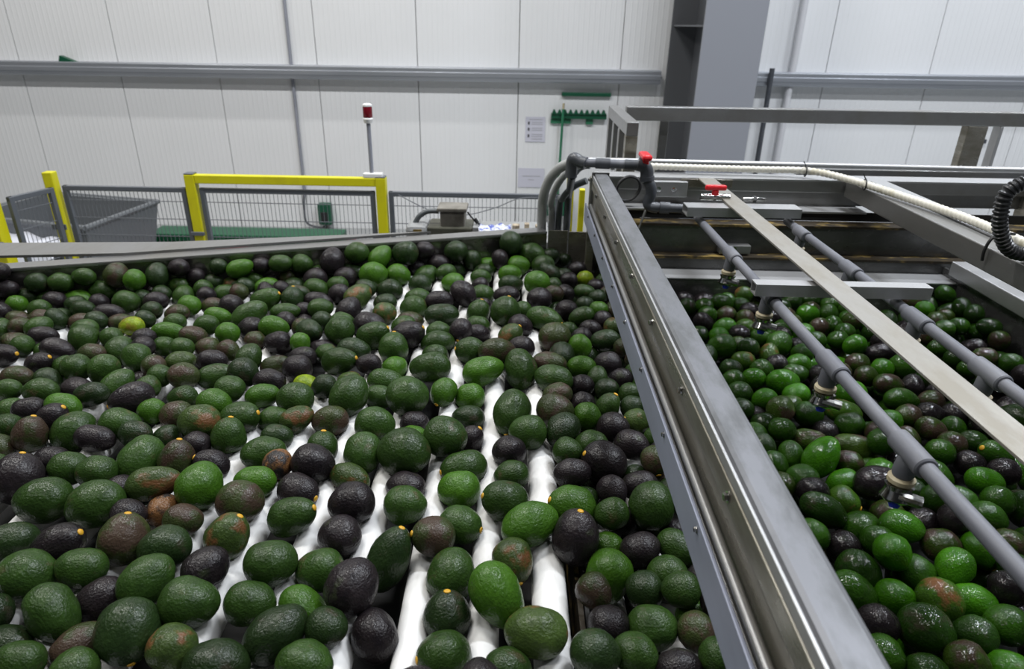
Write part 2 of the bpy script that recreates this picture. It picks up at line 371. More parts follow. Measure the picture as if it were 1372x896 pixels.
fence((-1.672, FY), (-.748, FY), .30, 1.25, 'fence section inside the yellow frame')
fence((-.675, FY), (.22, FY), .30, 1.25, 'fence section behind the motor, right of the yellow frame')
def yellow_post(x, y, z1, label, s=.026):
    r_ = empty('yellow_post', label, 'post', 'yellow fence posts', (x, y, 0))
    link('shaft', B(-s, s, -s, s, 0, z1, .005), M['yellow'], r_)
    link('foot_plate', B(-.08, .08, -.08, .08, 0, .012), M['yellow'], r_)
    link('clamp', B(-s - .012, s + .012, -s - .012, -s - .002, 1.02, 1.05, .003), M['fence'], r_)
    link('clamp', B(-s - .012, s + .012, -s - .012, -s - .002, .45, .48, .003), M['fence'], r_)
    return r_
p1_ = yellow_post(-2.56, 3.14, 1.262, 'yellow square post cut by the left edge of the photo', .034)
yellow_post(-2.448, 3.46, 1.322, 'free-standing yellow square post in front of the grey bin')
fr = empty('yellow_guard_frame', 'yellow guard frame of two posts and a crossbar in the fence', 'guard frame', loc=(-1.2, FY, 0))
ch('post', B(-1.735, -1.683, FY - .026, FY + .026, 0, 1.322, .004), M['yellow'], fr)
ch('post', B(-.737, -.685, FY - .026, FY + .026, 0, 1.322, .004), M['yellow'], fr)
ch('crossbar', B(-1.683, -.737, FY - .022, FY + .022, 1.276, 1.320, .004), M['yellow'], fr)
for x in (-1.709, -.711):
    ch('end_cap', B(x - .025, x + .025, FY - .025, FY + .025, 1.322, 1.328, .002), M['fence'], fr)
    ch('clamp', B(x - .036, x + .036, FY - .038, FY - .027, 1.0, 1.02, .003), M['fence'], fr)
bc = empty('signal_beacon', 'red signal beacon on a grey pole on the yellow frame', 'beacon', loc=(-.757, FY, 1.328))
ch('pole', T([(-.757, FY, 1.345), (-.757, FY, 1.60)], .0105, 14), M['conduit'], bc, smooth=True)
ch('pole_clamp', B(-.80, -.70, FY - .02, FY + .02, 1.319, 1.345, .006), M['white'], bc)
ch('base', T([(-.757, FY, 1.592), (-.757, FY, 1.612), (-.757, FY, 1.618)], [.021, .026, .022], 20), M['white'], bc, smooth=True)
ch('lens', T([(-.757, FY, 1.618), (-.757, FY, 1.622), (-.757, FY, 1.668), (-.757, FY, 1.672)], [.022, .0235, .0235, .022], 24), M['red_lens'], bc, smooth=True)
ch('cap', T([(-.757, FY, 1.672), (-.757, FY, 1.680), (-.757, FY, 1.685)], [.0235, .023, .015], 24), M['white'], bc, smooth=True)
tag(link('loose_wire', T(spline([(-.62, 3.44, 1.24), (-.45, 3.44, 1.16), (-.28, 3.44, 1.14), (-.12, 3.44, 1.18), (.02, 3.44, 1.235), (.2, 3.44, 1.235)], 8), .0025, 6), M['fence_wire'], smooth=True), 'thin cable sagging along the fence behind the motor', 'cable')

# goods behind the fence
cs = empty('crate_stack', 'stack of dark green ribbed crates behind the fence', 'crate stack', loc=(-2.4, 5.7, 0))
for k in range(3):
    ch('crate', B(-3.26 + .06 * k, -1.50, 5.45, 5.70, .295 + .034 * k, .327 + .034 * k, .006), M['green_crate'], cs)
bm = bmesh.new()
for i in range(40): box(bm, -3.17 + i * .042, -3.155 + i * .042, 5.438, 5.45, .298, .392)
tag(ch('ribs', bm, M['green_crate'], cs), kind='stuff')
rp_ = empty('pallet', 'red plastic pallet under the green crates', 'pallet', loc=(-2.4, 5.7, 0))
ch('deck', B(-3.30, -1.46, 5.36, 5.85, .255, .293, .004), M['red_pallet'], rp_)
for x in (-3.28, -2.45, -1.6): ch('runner', B(x, x + .12, 5.38, 5.83, 0, .255, .004), M['red_pallet'], rp_)
bn = empty('grey_bin', 'grey plastic tub behind the fence at the left', 'bin', loc=(-3.5, 4.9, 0))
bm = bmesh.new()
bot = [(-3.95, 4.75), (-3.08, 4.55), (-2.98, 5.1), (-3.85, 5.3)]; top = [(-4.02, 4.66), (-2.98, 4.42), (-2.86, 5.2), (-3.9, 5.42)]
inn = [(-3.97, 4.70), (-3.02, 4.48), (-2.91, 5.16), (-3.86, 5.37)]
V0 = [bm.verts.new((x, y, .05)) for x, y in bot]; V1 = [bm.verts.new((x, y, .74)) for x, y in top]; V2 = [bm.verts.new((x, y, .74)) for x, y in inn]; V3 = [bm.verts.new((x * .99 - .03, y * .99 + .05, .15)) for x, y in bot]
for a, b in ((V0, V1), (V1, V2), (V2, V3)):
    for i in range(4): bm.faces.new((a[i], a[(i + 1) % 4], b[(i + 1) % 4], b[i]))
bm.faces.new(V0[::-1]); bm.faces.new(V3)
ch('tub', bm, M['grey_bin'], bn)
bm = bmesh.new()
for i in range(4):
    p = Vector((*top[i], .735)); q = Vector((*top[(i + 1) % 4], .735)); tube(bm, [p, q], .018, 8)
ch('rim', bm, M['grey_bin'], bn)
lb = bmesh.new(); bmesh.ops.create_grid(lb, x_segments=24, y_segments=16, size=.5)
for v in lb.verts:
    v.co.x = v.co.x * .72 - 3.52; v.co.y = v.co.y * .5 + 4.42; v.co.z = .64 + .05 * noise.noise(Vector((v.co.x * 6, v.co.y * 6, 0)))
    if v.co.y < 4.3: v.co.z -= (4.3 - v.co.y) * 4.5
lo = link('bin_liner', lb, M['liner'], smooth=True); lo.modifiers.new('s', 'SOLIDIFY').thickness = .004
tag(lo, 'white plastic liner draped over the front of the grey tub', 'liner')

# ------------------------------------------------------------ roller conveyor
conv = empty('roller_conveyor', 'stainless sorting conveyor with long white rollers carrying avocados', 'conveyor', loc=(-1.0, 1.2, 0))
E0, E1 = Vector((-1.505, 1.811, 0)), Vector((.107, 2.319, 0)); ED = (E1 - E0).normalized(); EN = Vector((-ED.y, ED.x, 0))
def yrail(x): return E0.y + (x - E0.x) * ED.y / ED.x
def roller_bm(r, L):
    bm = bmesh.new()
    pts = [(0, 0, 0), (0, .004, 0), (0, L - .012, 0), (0, L, 0)]; tube(bm, pts, [r - .003, r, r, r - .006], 28)
    bmesh.ops.recalc_face_normals(bm, faces=bm.faces); return bm
for k in range(25):
    x = .0475 - .1 * k; y1 = yrail(x) - .035
    rk_ = .0275 if k == 0 else .0235
    o = link('roller', roller_bm(rk_, y1 - .12), M['roller'], conv, smooth=True); o.location = Vector((x + .0228, .12, 1.2754 - rk_)) - conv.location
    o.rotation_euler = (0, 0, math.atan(.0115))
for k in range(3):
    x = .15 + .1 * k
    o = link('roller', roller_bm(.029, 2.05), M['roller'], conv, smooth=True); o.location = Vector((x + .0228, .12, 1.175)) - conv.location; o.rotation_euler = (0, 0, math.atan(.0115))
def slab(name, pts, z0, z1, m, parent, bev=0):
    bm = bmesh.new(); poly(bm, pts, z0, z1); bmesh.ops.recalc_face_normals(bm, faces=bm.faces)
    if bev: bmesh.ops.bevel(bm, geom=list(bm.edges), offset=bev, segments=2, affect='EDGES')
    return ch(name, bm, m, parent)
slab('bed_plate', [(-2.42, .1), (.42, .1), (.42, 2.24), (.12, 2.31), (-2.42, yrail(-2.42))], 1.06, 1.10, M['void'], conv)
def rp2(s, off): p = E0 + ED * s + EN * off; return (p.x, p.y)
slab('end_wall', [rp2(-1.0, 0), rp2(1.69, 0), rp2(1.69, .006), rp2(-1.0, .006)], 1.10, 1.376, M['steel_mirror'], conv)
slab('end_rail', [rp2(-1.0, -.004), rp2(1.69, -.004), rp2(1.69, .055), rp2(-1.0, .055)], 1.374, 1.384, M['steel'], conv, .002)
slab('ledge_plate', [(-2.3, 1.82), (-1.585, 1.905), (-1.216, 1.955), (-.70, 2.125), (-.30, 2.26), (-1.12, 2.08), (-1.663, 2.032), (-2.4, 1.97)], 1.384, 1.392, M['steel'], conv)
for nm_, xa, xb, zt, mt_ in (('side_rail', .092, .100, 1.235, 'rust'), ('rubber_strip', .102, .108, 1.240, 'black')):
    slab(nm_, [(xa + .0228, .1), (xb + .0228, .1), (xb - .0010, 2.2), (xa - .0010, 2.2)], 1.13, zt, M[mt_], conv)
ch('side_frame', B(-2.46, -2.42, .08, 1.5, .95, 1.36, .003), M['steel'], conv)
ch('front_frame', B(-2.46, .43, .06, .10, .95, 1.22, .003), M['steel'], conv)
for x, y in ((-2.3, .15), (-1.1, .15), (.1, .15), (-2.3, 1.4), (-1.1, 1.8), (.1, 2.15)):
    ch('leg', B(x - .03, x + .03, y - .03, y + .03, 0, 1.06, .004), M['steel'], conv)
# corner plates between the end rail and the beam
cp = empty('corner_guard', 'stained stainless corner plates between the conveyor end rail and the beam', 'guard plate', loc=(.18, 2.3, 1.2))
ch('plate', B(.112, .182, 2.325, 2.331, 1.12, 1.385, .001), M['steel_brown'], cp)
ch('plate', B(.184, .262, 2.318, 2.324, 1.12, 1.383, .001), M['steel_brown'], cp)
ch('plate', B(.262, .42, 2.26, 2.266, 1.10, 1.50, .001), M['steel_brown'], cp)
ch('post', B(.236, .262, 2.20, 2.225, 1.10, 1.60, .002), M['steel_brown'], cp)

# ------------------------------------------------------------ big beam
bmr = empty('divider_beam', 'large stainless box beam running between the conveyor and the tank', 'beam', loc=(.26, 1.2, 1.4))
ch('top_tube', B(.2425, .2875, .0, 2.17, 1.566, 1.62, .007), M['steel_beam'], bmr)
ch('seam_strip', B(.2385, .2425, .0, 2.17, 1.600, 1.6145, .001), M['steel_light'], bmr)
ch('face_plate', B(.2435, .2465, .0, 2.17, 1.49, 1.575), M['steel_brown'], bmr)
ch('face_strip', B(.2375, .2435, .0, 2.17, 1.570, 1.598, .002), M['steel_brown'], bmr)
ch('round_bar', T([(.2335, .0, 1.527), (.2335, 2.12, 1.527)], .0065, 14), M['steel'], bmr, smooth=True)
ch('round_bar', T([(.232, .0, 1.508), (.232, 2.12, 1.508)], .004, 12), M['steel_dark'], bmr, smooth=True)
ch('guide_plate', B(.2185, .2235, .0, 2.16, 1.468, 1.527, .0015), M['steel_blue'], bmr)
ch('end_plate', B(.2365, .292, 2.17, 2.176, 1.46, 1.622), M['steel'], bmr)
for i in range(9):
    y = .36 + i * .235
    ch('bolt', bolt_bm((.2375, y, 1.585), (-1, 0, 0), .0045, .006), M['chrome'], bmr)
for i in range(9):
    ch('bolt', bolt_bm((.2185, .42 + i * .2, 1.517), (-1, 0, 0), .003, .004), M['chrome'], bmr)
ch('divider_plate', B(.418, .422, .0, 2.0, 1.02, 1.33), M['steel'], bmr)

# ------------------------------------------------------------ washing tank
tank = empty('washing_tank', 'stainless washing tank with stepped stained end wall full of wet avocados', 'tank', loc=(.85, 1.2, 0))
ch('tank_floor', B(.42, 1.43, -.1, 2.0, 1.03, 1.06), M['void'], tank)
ch('right_wall', B(1.372, 1.38, -.1, 2.1, 1.03, 1.36), M['steel_dark'], tank)
ch('right_wall_cap', B(1.36, 1.432, .2, 2.03, 1.352, 1.396, .003), M['steel_light'], tank)
ch('lower_wall', B(.42, 1.38, 1.990, 1.996, 1.03, 1.332), M['steel_dark'], tank)
ch('lower_ledge', B(.30, 1.38, 1.990, 2.085, 1.330, 1.336), M['steel_light'], tank)
ch('wall_panel', B(.30, 1.9, 2.083, 2.089, 1.336, 1.373), M['steel_dark'], tank)
ch('grimy_ledge', B(.30, 1.9, 2.078, 2.13, 1.371, 1.379), M['rust'], tank)
ch('wall_panel', B(.30, 1.9, 2.128, 2.134, 1.379, 1.468), M['steel_dark'], tank)
ch('grimy_ledge', B(.30, 1.9, 2.122, 2.186, 1.466, 1.474), M['rust'], tank)
ch('recess_panel', B(.30, 1.9, 2.19, 2.196, 1.474, 1.503), M['void'], tank)
ch('upper_ledge', B(.30, 1.14, 2.180, 2.27, 1.501, 1.507), M['steel_light'], tank)
ch('upper_panel', B(.30, 1.9, 2.266, 2.272, 1.507, 1.553), M['steel'], tank)
ch('channel', B(.30, 1.9, 2.25, 2.262, 1.553, 1.592, .002), M['steel'], tank)
ch('channel_top', B(.26, 1.9, 2.25, 2.33, 1.590, 1.596, .001), M['steel_light'], tank)
br_ = ch('bracket', B(.655, .755, 2.095, 2.128, 1.384, 1.412, .002), M['steel'], tank)
ch('bolt', bolt_bm((.70, 2.095, 1.40), (0, -1, 0), .006, .006), M['chrome'], tank)
ch('bracket', B(.44, .56, 2.225, 2.25, 1.535, 1.586, .002), M['steel_light'], tank)
for x in (.465, .515): ch('bolt', bolt_bm((x, 2.225, 1.56), (0, -1, 0), .006, .008), M['chrome'], tank)
ch('stained_patch_plate', B(.54, .71, 2.242, 2.25, 1.566, 1.592, .001), M['steel_brown'], tank)
for x in (.5, 1.3):
    for y in (.1, 1.9): ch('leg', B(x - .03, x + .03, y - .03, y + .03, 0, 1.03, .004), M['steel'], tank)
ch('outer_post', B(1.68, 1.76, 2.2, 2.28, 0, 1.60, .003), M['steel_brown'], tank)
ch('outer_beam', B(1.50, 1.9, 1.9, 1.96, 1.53, 1.60, .003), M['steel_brown'], tank)

# rails behind the tank
tag(link('rear_rail', T([(.24, 2.42, 1.617), (3.2, 2.42, 1.600)], .0095, 14), M['steel_light'], smooth=True), 'thin bright round rail behind the white ribbed hose', 'rail')
tag(link('rear_rail', B(1.02, 3.2, 2.50, 2.56, 1.560, 1.585, .003), M['steel']), 'flat grey rail behind the tank at the right', 'rail')
rc = empty('guard_railing', 'raised stainless guard railing above the tank end', 'railing', loc=(1.2, 2.9, 1.6))
ch('top_bar', B(.46, 3.2, 3.03, 3.08, 1.678, 1.736, .004), M['steel'], rc)
ch('side_bar', B(.385, .428, 2.50, 3.06, 1.690, 1.737, .003), M['steel'], rc)
for y in (2.50, 2.68, 2.85, 3.02): ch('post', B(.385, .428, y, y + .045, 1.50, 1.690, .003), M['steel_brown' if y < 2.6 else 'steel'], rc)
ch('post', B(1.925, 2.01, 3.03, 3.08, 1.42, 1.678, .003), M['steel_brown'], rc)
ch('post', B(2.06, 2.075, 3.03, 3.08, 1.42, 1.678, .002), M['steel_light'], rc)
ch('post', B(.62, .66, 3.09, 3.12, 1.42, 1.678, .003), M['steel'], rc)

# ------------------------------------------------------------ bars, strap and spray pipes over the tank
def sqtube(name, x0, x1, y0, y1, z0, z1, m, label):
    t = .003; bm = bmesh.new()
    box(bm, x0, x1, y0, y1, z1 - t, z1); box(bm, x0, x1, y0, y1, z0, z0 + t); box(bm, x0, x1, y0, y0 + t, z0 + t, z1 - t); box(bm, x0, x1, y1 - t, y1, z0 + t, z1 - t)
    return tag(link(name, bm, m), label, 'bar')
sqtube('cross_bar', .484, .835, 1.275, 1.306, 1.557, 1.582, M['steel_light'], 'nearer stainless cross bar over the wet avocados, under the flat strap')
sqtube('cross_bar', .480, .80, 1.875, 1.935, 1.562, 1.588, M['steel_light'], 'farther stainless cross bar near the red tap handle')
tag(link('flat_strap', B(.597, .650, .25, 2.25, 1.590, 1.595, .001), M['strap']), 'long flat stained steel strap lying across both cross bars', 'strap')
def tee(parent, x, y, z, tip, drop=.03):
    ch('tee', T([(x, y - .036, z), (x, y - .034, z), (x, y + .034, z), (x, y + .036, z)], [.0135, .0155, .0155, .0135], 20), M['pvc'], parent, smooth=True)
    b_ = ch('branch', T([(x, y, z), (x - .003, y, z - .030), (x - .003, y, z - .036)], [.014, .0145, .013], 18), M['pvc'], parent, smooth=True)
    zz = z - .036
    ch('threaded_ring', T([(x - .003, y, zz), (x - .003, y, zz - .003), (x - .003, y, zz - .009), (x - .003, y, zz - .011)], [.013, .0175, .0175, .012], 18), M['cream'], parent, smooth=True)
    nz = ch('nozzle', T([(x - .003, y, zz - .011), (x - .003, y, zz - .015), (x - .004, y - .002, zz - .022), (x - .005, y - .004, zz - .034), (x - .006, y - .006, zz - .040)], [.012, .019, .016, .021, .014], 14), M['chrome'], parent, smooth=True)
    bm = T([(x - .010, y - .012, zz - .024), (x + .018, y - .022, zz - .028)], .0085, 10)
    ch('nozzle_wing', bm, M['chrome'], parent, smooth=True)
    ch('nozzle_tip', T([(x - .006, y - .006, zz - .040), (x - .007, y - .008, zz - .047)], [.009, .006], 12), tip, parent, smooth=True)
pa = empty('spray_pipe', 'nearer grey plastic spray pipe with drop nozzles, left of the flat strap', 'pipe', 'spray pipes over the tank', (.53, 1.2, 1.535))
ch('pipe', T([(.532, .2, 1.54), (.530, 1.95, 1.54)], .0108, 20), M['pvc'], pa, smooth=True)
for y in (1.59, 1.32, 1.005, .755, .46): tee(pa, .531, y, 1.54, M['blue'])
pb = empty('spray_pipe', 'farther grey plastic spray pipe with tees, right of the flat strap', 'pipe', 'spray pipes over the tank', (.78, 1.2, 1.535))
ch('pipe', T([(.777, .2, 1.54), (.785, 1.93, 1.54)], .0108, 20), M['pvc'], pb, smooth=True)
for y in (1.80, 1.50, 1.21, .99, .70): tee(pb, .78, y, 1.54, M['pvc_dark'])
# side tubes of the tank
tag(link('side_tube', B(1.08, 1.138, .2, 2.24, 1.545, 1.600, .003), M['steel']), 'thick stainless tube under the white hose over the tank', 'tube')
tag(link('side_tube', B(1.152, 1.207, .2, 2.24, 1.545, 1.600, .003), M['steel_light']), 'upper pale steel tube right of the white hose', 'tube')

# ------------------------------------------------------------ hoses and plastic plumbing
tag(link('white_hose', ribbed([(.40, 2.33, 1.617), (.60, 2.31, 1.617), (.80, 2.30, 1.617), (.97, 2.27, 1.620), (1.05, 2.14, 1.618), (1.105, 1.95, 1.615), (1.145, 1.72, 1.615), (1.15, 1.50, 1.615), (1.148, .9, 1.615), (1.148, .25, 1.615)], .0100, .0116, .016), M['hose_white'], smooth=True), 'white ribbed hose along the tank end and over the side tube', 'hose')
for i, (p, l) in enumerate((((.955, 2.275, 1.618), 'cable tie around the white hose at its bend'), ((1.065, 2.09, 1.617), 'cable tie around the white hose where it meets the side tube'))):
    bm = bmesh.new(); q = [(p[0] + .003 * math.cos(a), p[1] + .0 + .0155 * math.cos(a), p[2] + .0165 * math.sin(a)) for a in [2 * PI * k / 16 for k in range(17)]]
    tube(bm, q, .0022, 6, cap=False); tube(bm, [(p[0], p[1], p[2] + .015), (p[0] - .012, p[1], p[2] + .033)], .0016, 6)
    tag(link('cable_tie', bm, M['black'], smooth=True), 'black ' + l, 'cable tie')
tag(link('black_hose', ribbed([(1.22, 1.40, 1.80), (1.08, 1.40, 1.785), (1.012, 1.40, 1.755), (1.006, 1.40, 1.714), (1.018, 1.40, 1.670), (1.05, 1.40, 1.628), (1.10, 1.40, 1.617), (1.22, 1.41, 1.617)], .0125, .0155, .009), M['black_hose'], smooth=True), 'black corrugated hose at the right edge beside the side tube', 'hose')
tag(link('thin_black_cable', T(spline([(1.14, 1.52, 1.628), (1.10, 1.5, 1.634), (1.078, 1.5, 1.622), (1.070, 1.5, 1.595), (1.072, 1.5, 1.570)], 8), .0035, 8), M['black'], smooth=True), 'thin black cable looped over the white hose end', 'cable')
pl = empty('valve_pipework', 'dark grey plastic pipework with a red valve handle at the beam end', 'pipework', loc=(.3, 2.17, 1.64))
def pp(name, pts, r, m='pvc_dark', n=0):
    return ch(name, T(spline(pts, n) if n else pts, r, 18), M[m], pl, smooth=True)
pp('elbow', [(.172, 2.20, 1.60), (.172, 2.20, 1.645), (.178, 2.19, 1.662), (.195, 2.18, 1.655), (.215, 2.17, 1.651)], .0195, n=5)
pp('horizontal_pipe', [(.20, 2.175, 1.652), (.385, 2.15, 1.652)], .0135, 'pvc')
pp('coupling', [(.245, 2.168, 1.652), (.29, 2.162, 1.652)], .0165)
pp('coupling', [(.335, 2.156, 1.652), (.378, 2.15, 1.652)], .0165)
pp('valve_body', [(.375, 2.15, 1.655), (.395, 2.148, 1.650), (.405, 2.147, 1.635), (.407, 2.146, 1.615)], .021, n=5)
pp('union_nut', [(.408, 2.146, 1.618), (.410, 2.145, 1.605)], .023)
pp('bent_pipe', [(.408, 2.145, 1.607), (.420, 2.14, 1.590), (.424, 2.138, 1.565), (.418, 2.138, 1.538), (.425, 2.135, 1.526), (.45, 2.13, 1.522)], .0175, n=6)
pp('horizontal_pipe', [(.425, 2.13, 1.524), (.56, 2.115, 1.524)], .0145)
pp('coupling', [(.455, 2.127, 1.524), (.485, 2.123, 1.524)], .0185)
pp('coupling', [(.525, 2.12, 1.524), (.555, 2.117, 1.524)], .0185)
pp('drain_tube', [(.415, 2.14, 1.515), (.392, 2.12, 1.455)], .004, 'steel')
bm = bmesh.new(); box(bm, .380, .412, 2.10, 2.19, 1.672, 1.690, .008); ch('red_handle', bm, M['red'], pl)['label'] = 'red valve handle'
ch('handle_stem', B(.387, .407, 2.13, 2.16, 1.655, 1.674, .004), M['red'], pl)
pp('down_pipe', [(.177, 2.215, 1.60), (.178, 2.345, 1.50), (.178, 2.36, .9)], .0125)
tp = empty('red_tap', 'small red T-shaped tap on the farther cross bar', 'tap', loc=(.575, 1.95, 1.588))
ch('handle', B(.545, .607, 1.955, 1.972, 1.618, 1.634, .006), M['red'], tp)
ch('handle_neck', B(.566, .586, 1.957, 1.970, 1.598, 1.620, .005), M['red'], tp)
ch('tap_body', T([(.535, 1.965, 1.598), (.62, 1.965, 1.598)], .010, 14), M['chrome'], tp, smooth=True)
ch('stem', T([(.576, 1.963, 1.590), (.576, 1.963, 1.602)], .006, 12), M['steel'], tp, smooth=True)
ft = empty('hose_fitting', 'chrome fitting lying on the farther cross bar right of the strap', 'fitting', loc=(.68, 1.95, 1.59))
ch('body', T([(.655, 1.95, 1.597), (.70, 1.95, 1.597), (.72, 1.95, 1.597)], [.006, .007, .005], 12), M['chrome'], ft, smooth=True)
ch('nut', T([(.684, 1.95, 1.597), (.692, 1.95, 1.597)], .010, 6), M['steel_dark'], ft)
# coiled black cable
bm = bmesh.new(); q = []
for i in range(100):
    a = 2 * PI * i / 25; r_ = .038 + .0035 * math.sin(i * .5)
    q.append((.362 + r_ * math.cos(a), 2.20 + .003 * (i / 25) + .005 * math.sin(a), 1.565 + r_ * math.sin(a)))
tube(bm, q, .0042, 8); tag(link('coiled_cable', bm, M['black'], smooth=True), 'coiled black cable hanging behind the beam end', 'cable')
# hoses by the beam end
tag(link('grey_hose', T(spline([(.165, 2.22, 1.640), (.135, 2.24, 1.62), (.105, 2.27, 1.575), (.088, 2.30, 1.51), (.088, 2.37, 1.42), (.09, 2.38, 1.30), (.09, 2.38, .8)], 10), .0165, 16), M['hose_grey'], smooth=True), 'thick pale grey hose arching down left of the beam end', 'hose', 'hoses by the beam end')
tag(link('grey_hose', T(spline([(.205, 2.26, 1.630), (.165, 2.28, 1.60), (.135, 2.31, 1.55), (.118, 2.35, 1.48), (.125, 2.38, 1.38), (.125, 2.39, .8)], 10), .012, 14), M['hose_grey'], smooth=True), 'thinner pale grey hose just inside the thick one', 'hose', 'hoses by the beam end')
tag(link('dark_hose', T(spline([(.23, 2.27, 1.575), (.19, 2.29, 1.55), (.158, 2.33, 1.50), (.150, 2.38, 1.42), (.152, 2.40, .8)], 10), .0115, 14), M['hose_dark'], smooth=True), 'dark grey hose arching beside the yellow bars', 'hose', 'hoses by the beam end')
tag(link('dark_hose', T(spline([(.24, 2.29, 1.62), (.22, 2.30, 1.615), (.20, 2.33, 1.59), (.18, 2.37, 1.52), (.178, 2.40, .8)], 10), .009, 14), M['hose_dark'], smooth=True), 'thin dark hose passing behind the dark down pipe', 'hose', 'hoses by the beam end')
tag(link('yellow_bar', B(.190, .218, 2.60, 2.63, 0, 1.535, .003), M['yellow']), 'left yellow upright bar behind the hoses', 'bar', 'yellow bars behind the hoses')
tag(link('yellow_bar', B(.238, .260, 2.58, 2.61, 0, 1.475, .003), M['yellow']), 'right yellow upright bar behind the beam end', 'bar', 'yellow bars behind the hoses')
tag(link('green_bollard', T([(.14, 3.1, 0), (.14, 3.1, 1.06), (.14, 3.1, 1.12), (.14, 3.1, 1.155), (.14, 3.1, 1.165)], [.085, .082, .074, .05, .02], 24), M['green'], smooth=True), 'rounded top of a dark green plastic bollard behind the hoses', 'bollard')

# ------------------------------------------------------------ motor behind the end rail
mo = empty('drive_motor', 'dirty drive motor with a brown-grey terminal box behind the end rail', 'motor', loc=(-.3, 2.75, 1.2))
ch('motor_body', B(-.375, -.185, 2.70, 2.84, 1.13, 1.283, .008), M['motor_body'], mo)
ch('terminal_box', B(-.320, -.218, 2.71, 2.80, 1.275, 1.345, .005), M['motor_box'], mo)
ch('box_lid', B(-.332, -.208, 2.70, 2.81, 1.345, 1.362, .005), M['motor_box'], mo)
bm = bmesh.new(); tube(bm, [(-.47, 2.77, 1.12), (-.47, 2.77, 1.22), (-.455, 2.77, 1.262), (-.42, 2.77, 1.275)], .055, 8)
bm.free()
ch('gear_housing', B(-.465, -.372, 2.69, 2.85, 1.10, 1.288, .022), M['grey_housing'], mo)
ch('rating_plate', B(-.43, -.395, 2.685, 2.69, 1.262, 1.274), M['rust'], mo)
ch('conduit', T(spline([(-.43, 2.75, 1.285), (-.41, 2.75, 1.315), (-.375, 2.75, 1.335), (-.33, 2.75, 1.337)], 8), .011, 12), M['hose_dark'], mo, smooth=True)
ch('cable', T(spline([(-.208, 2.74, 1.338), (-.19, 2.74, 1.315), (-.17, 2.74, 1.295), (-.13, 2.74, 1.275), (-.09, 2.74, 1.272)], 8), .0035, 8), M['black'], mo, smooth=True)
ch('cable_gland', T([(-.178, 2.74, 1.31), (-.166, 2.74, 1.292)], .008, 10), M['black'], mo, smooth=True)
ch('end_flange', B(-.185, -.16, 2.70, 2.84, 1.15, 1.285, .004), M['grey_housing'], mo)
ch('mount', B(-.46, -.18, 2.72, 2.82, 0, 1.12), M['steel_dark'], mo)
rg_ = bmesh.new(); bmesh.ops.create_grid(rg_, x_segments=20, y_segments=8, size=.5)
for v in rg_.verts: v.co = Vector((-.09 + v.co.x * .13, 2.66 + v.co.y * .10, 1.292 + .022 * noise.noise(Vector((v.co.x * 6, v.co.y * 5, 3)))))
ro = link('rag', rg_, M['blue_rag'], smooth=True); ro.modifiers.new('s', 'SOLIDIFY').thickness = .006
tag(ro, 'crumpled blue and white wrapper behind the end rail', 'rag')
tag(link('white_bracket', B(-.035, .10, 2.60, 2.66, 1.273, 1.292, .003), M['white']), 'white plastic strip lying behind the end rail', 'strip')
tag(link('low_cabinet', B(-.155, .13, 2.55, 2.85, 0, 1.272, .003), M['grey_housing']), 'pale grey cabinet top behind the end rail right of the motor', 'cabinet')
for i, (x, w_) in enumerate(((-.02, .03), (.03, .02), (.075, .035))):
    tag(link('debris', B(x, x + w_, 2.68, 2.71, 1.272, 1.302 + .006 * (i % 2), .003), M['tan']), ('left', 'middle', 'right')[i] + ' of three small tan scraps on the cabinet behind the end rail', 'scrap', 'tan scraps on the cabinet')

# ------------------------------------------------------------ avocados
def avo_mesh(name, pear, seg, rings, lump, seed):
    """unit avocado, long axis X, stem end at +1"""
    me = bpy.data.meshes.new(name); vs = []; fs = []
    for i in range(rings + 1):
        t = -math.cos(PI * i / rings)
        r_ = math.sqrt(max(1 - t * t, 0))
        r_ *= 1 - pear * (.5 + .5 * t) ** 1.6 + .0 * t
        r_ *= 1 + pear * .10 * (1 - t) * .5
        if i in (0, rings): vs.append(Vector((t, 0, 0))); continue
        for k in range(seg):
            a = 2 * PI * k / seg; p = Vector((t, r_ * math.cos(a), r_ * math.sin(a)))
            n_ = noise.noise(p * 1.3 + Vector((seed, 0, 0))) * lump + noise.noise(p * 3.4 + Vector((0, seed, 0))) * lump * .35
            vs.append(Vector((p.x * (1 + n_ * .3), p.y * (1 + n_), p.z * (1 + n_))))
    for k in range(seg): fs.append((0, 1 + (k + 1) % seg, 1 + k))
    for i in range(rings - 2):
        for k in range(seg):
            a = 1 + i * seg + k; b = 1 + i * seg + (k + 1) % seg
            fs.append((a, b, b + seg, a + seg))
    L = len(vs) - 1; s = 1 + (rings - 2) * seg
    for k in range(seg): fs.append((s + k, s + (k + 1) % seg, L))
    me.from_pydata([tuple(v) for v in vs], [], fs); me.update()
    for p in me.polygons: p.use_smooth = True
    return me
VAR = [(.08, 1), (.14, 2), (.22, 3), (.06, 4), (.17, 5)]
HI = {}; 
for vi, (pr_, sd) in enumerate(VAR):
    base = avo_mesh('avocado', pr_, 24, 18, .09, sd * 3.1)
    for cde in CODES:
        for wt in (0, 1):
            m_ = base.copy(); m_.name = 'avocado'; m_.materials.append(AM[(cde, wt, 0)]); HI[(vi, cde, wt)] = m_
LO = [avo_mesh('avo_lo', pr_, 14, 10, .09, sd * 3.1) for pr_, sd in VAR]
sb = bmesh.new(); bmesh.ops.create_icosphere(sb, subdivisions=2, radius=1)
for v in sb.verts: v.co.x = v.co.x * .45
stem_me = bpy.data.meshes.new('stem_scar'); sb.to_mesh(stem_me); sb.free(); stem_me.materials.append(M['yellow_stem'])
for p in stem_me.polygons: p.use_smooth = True
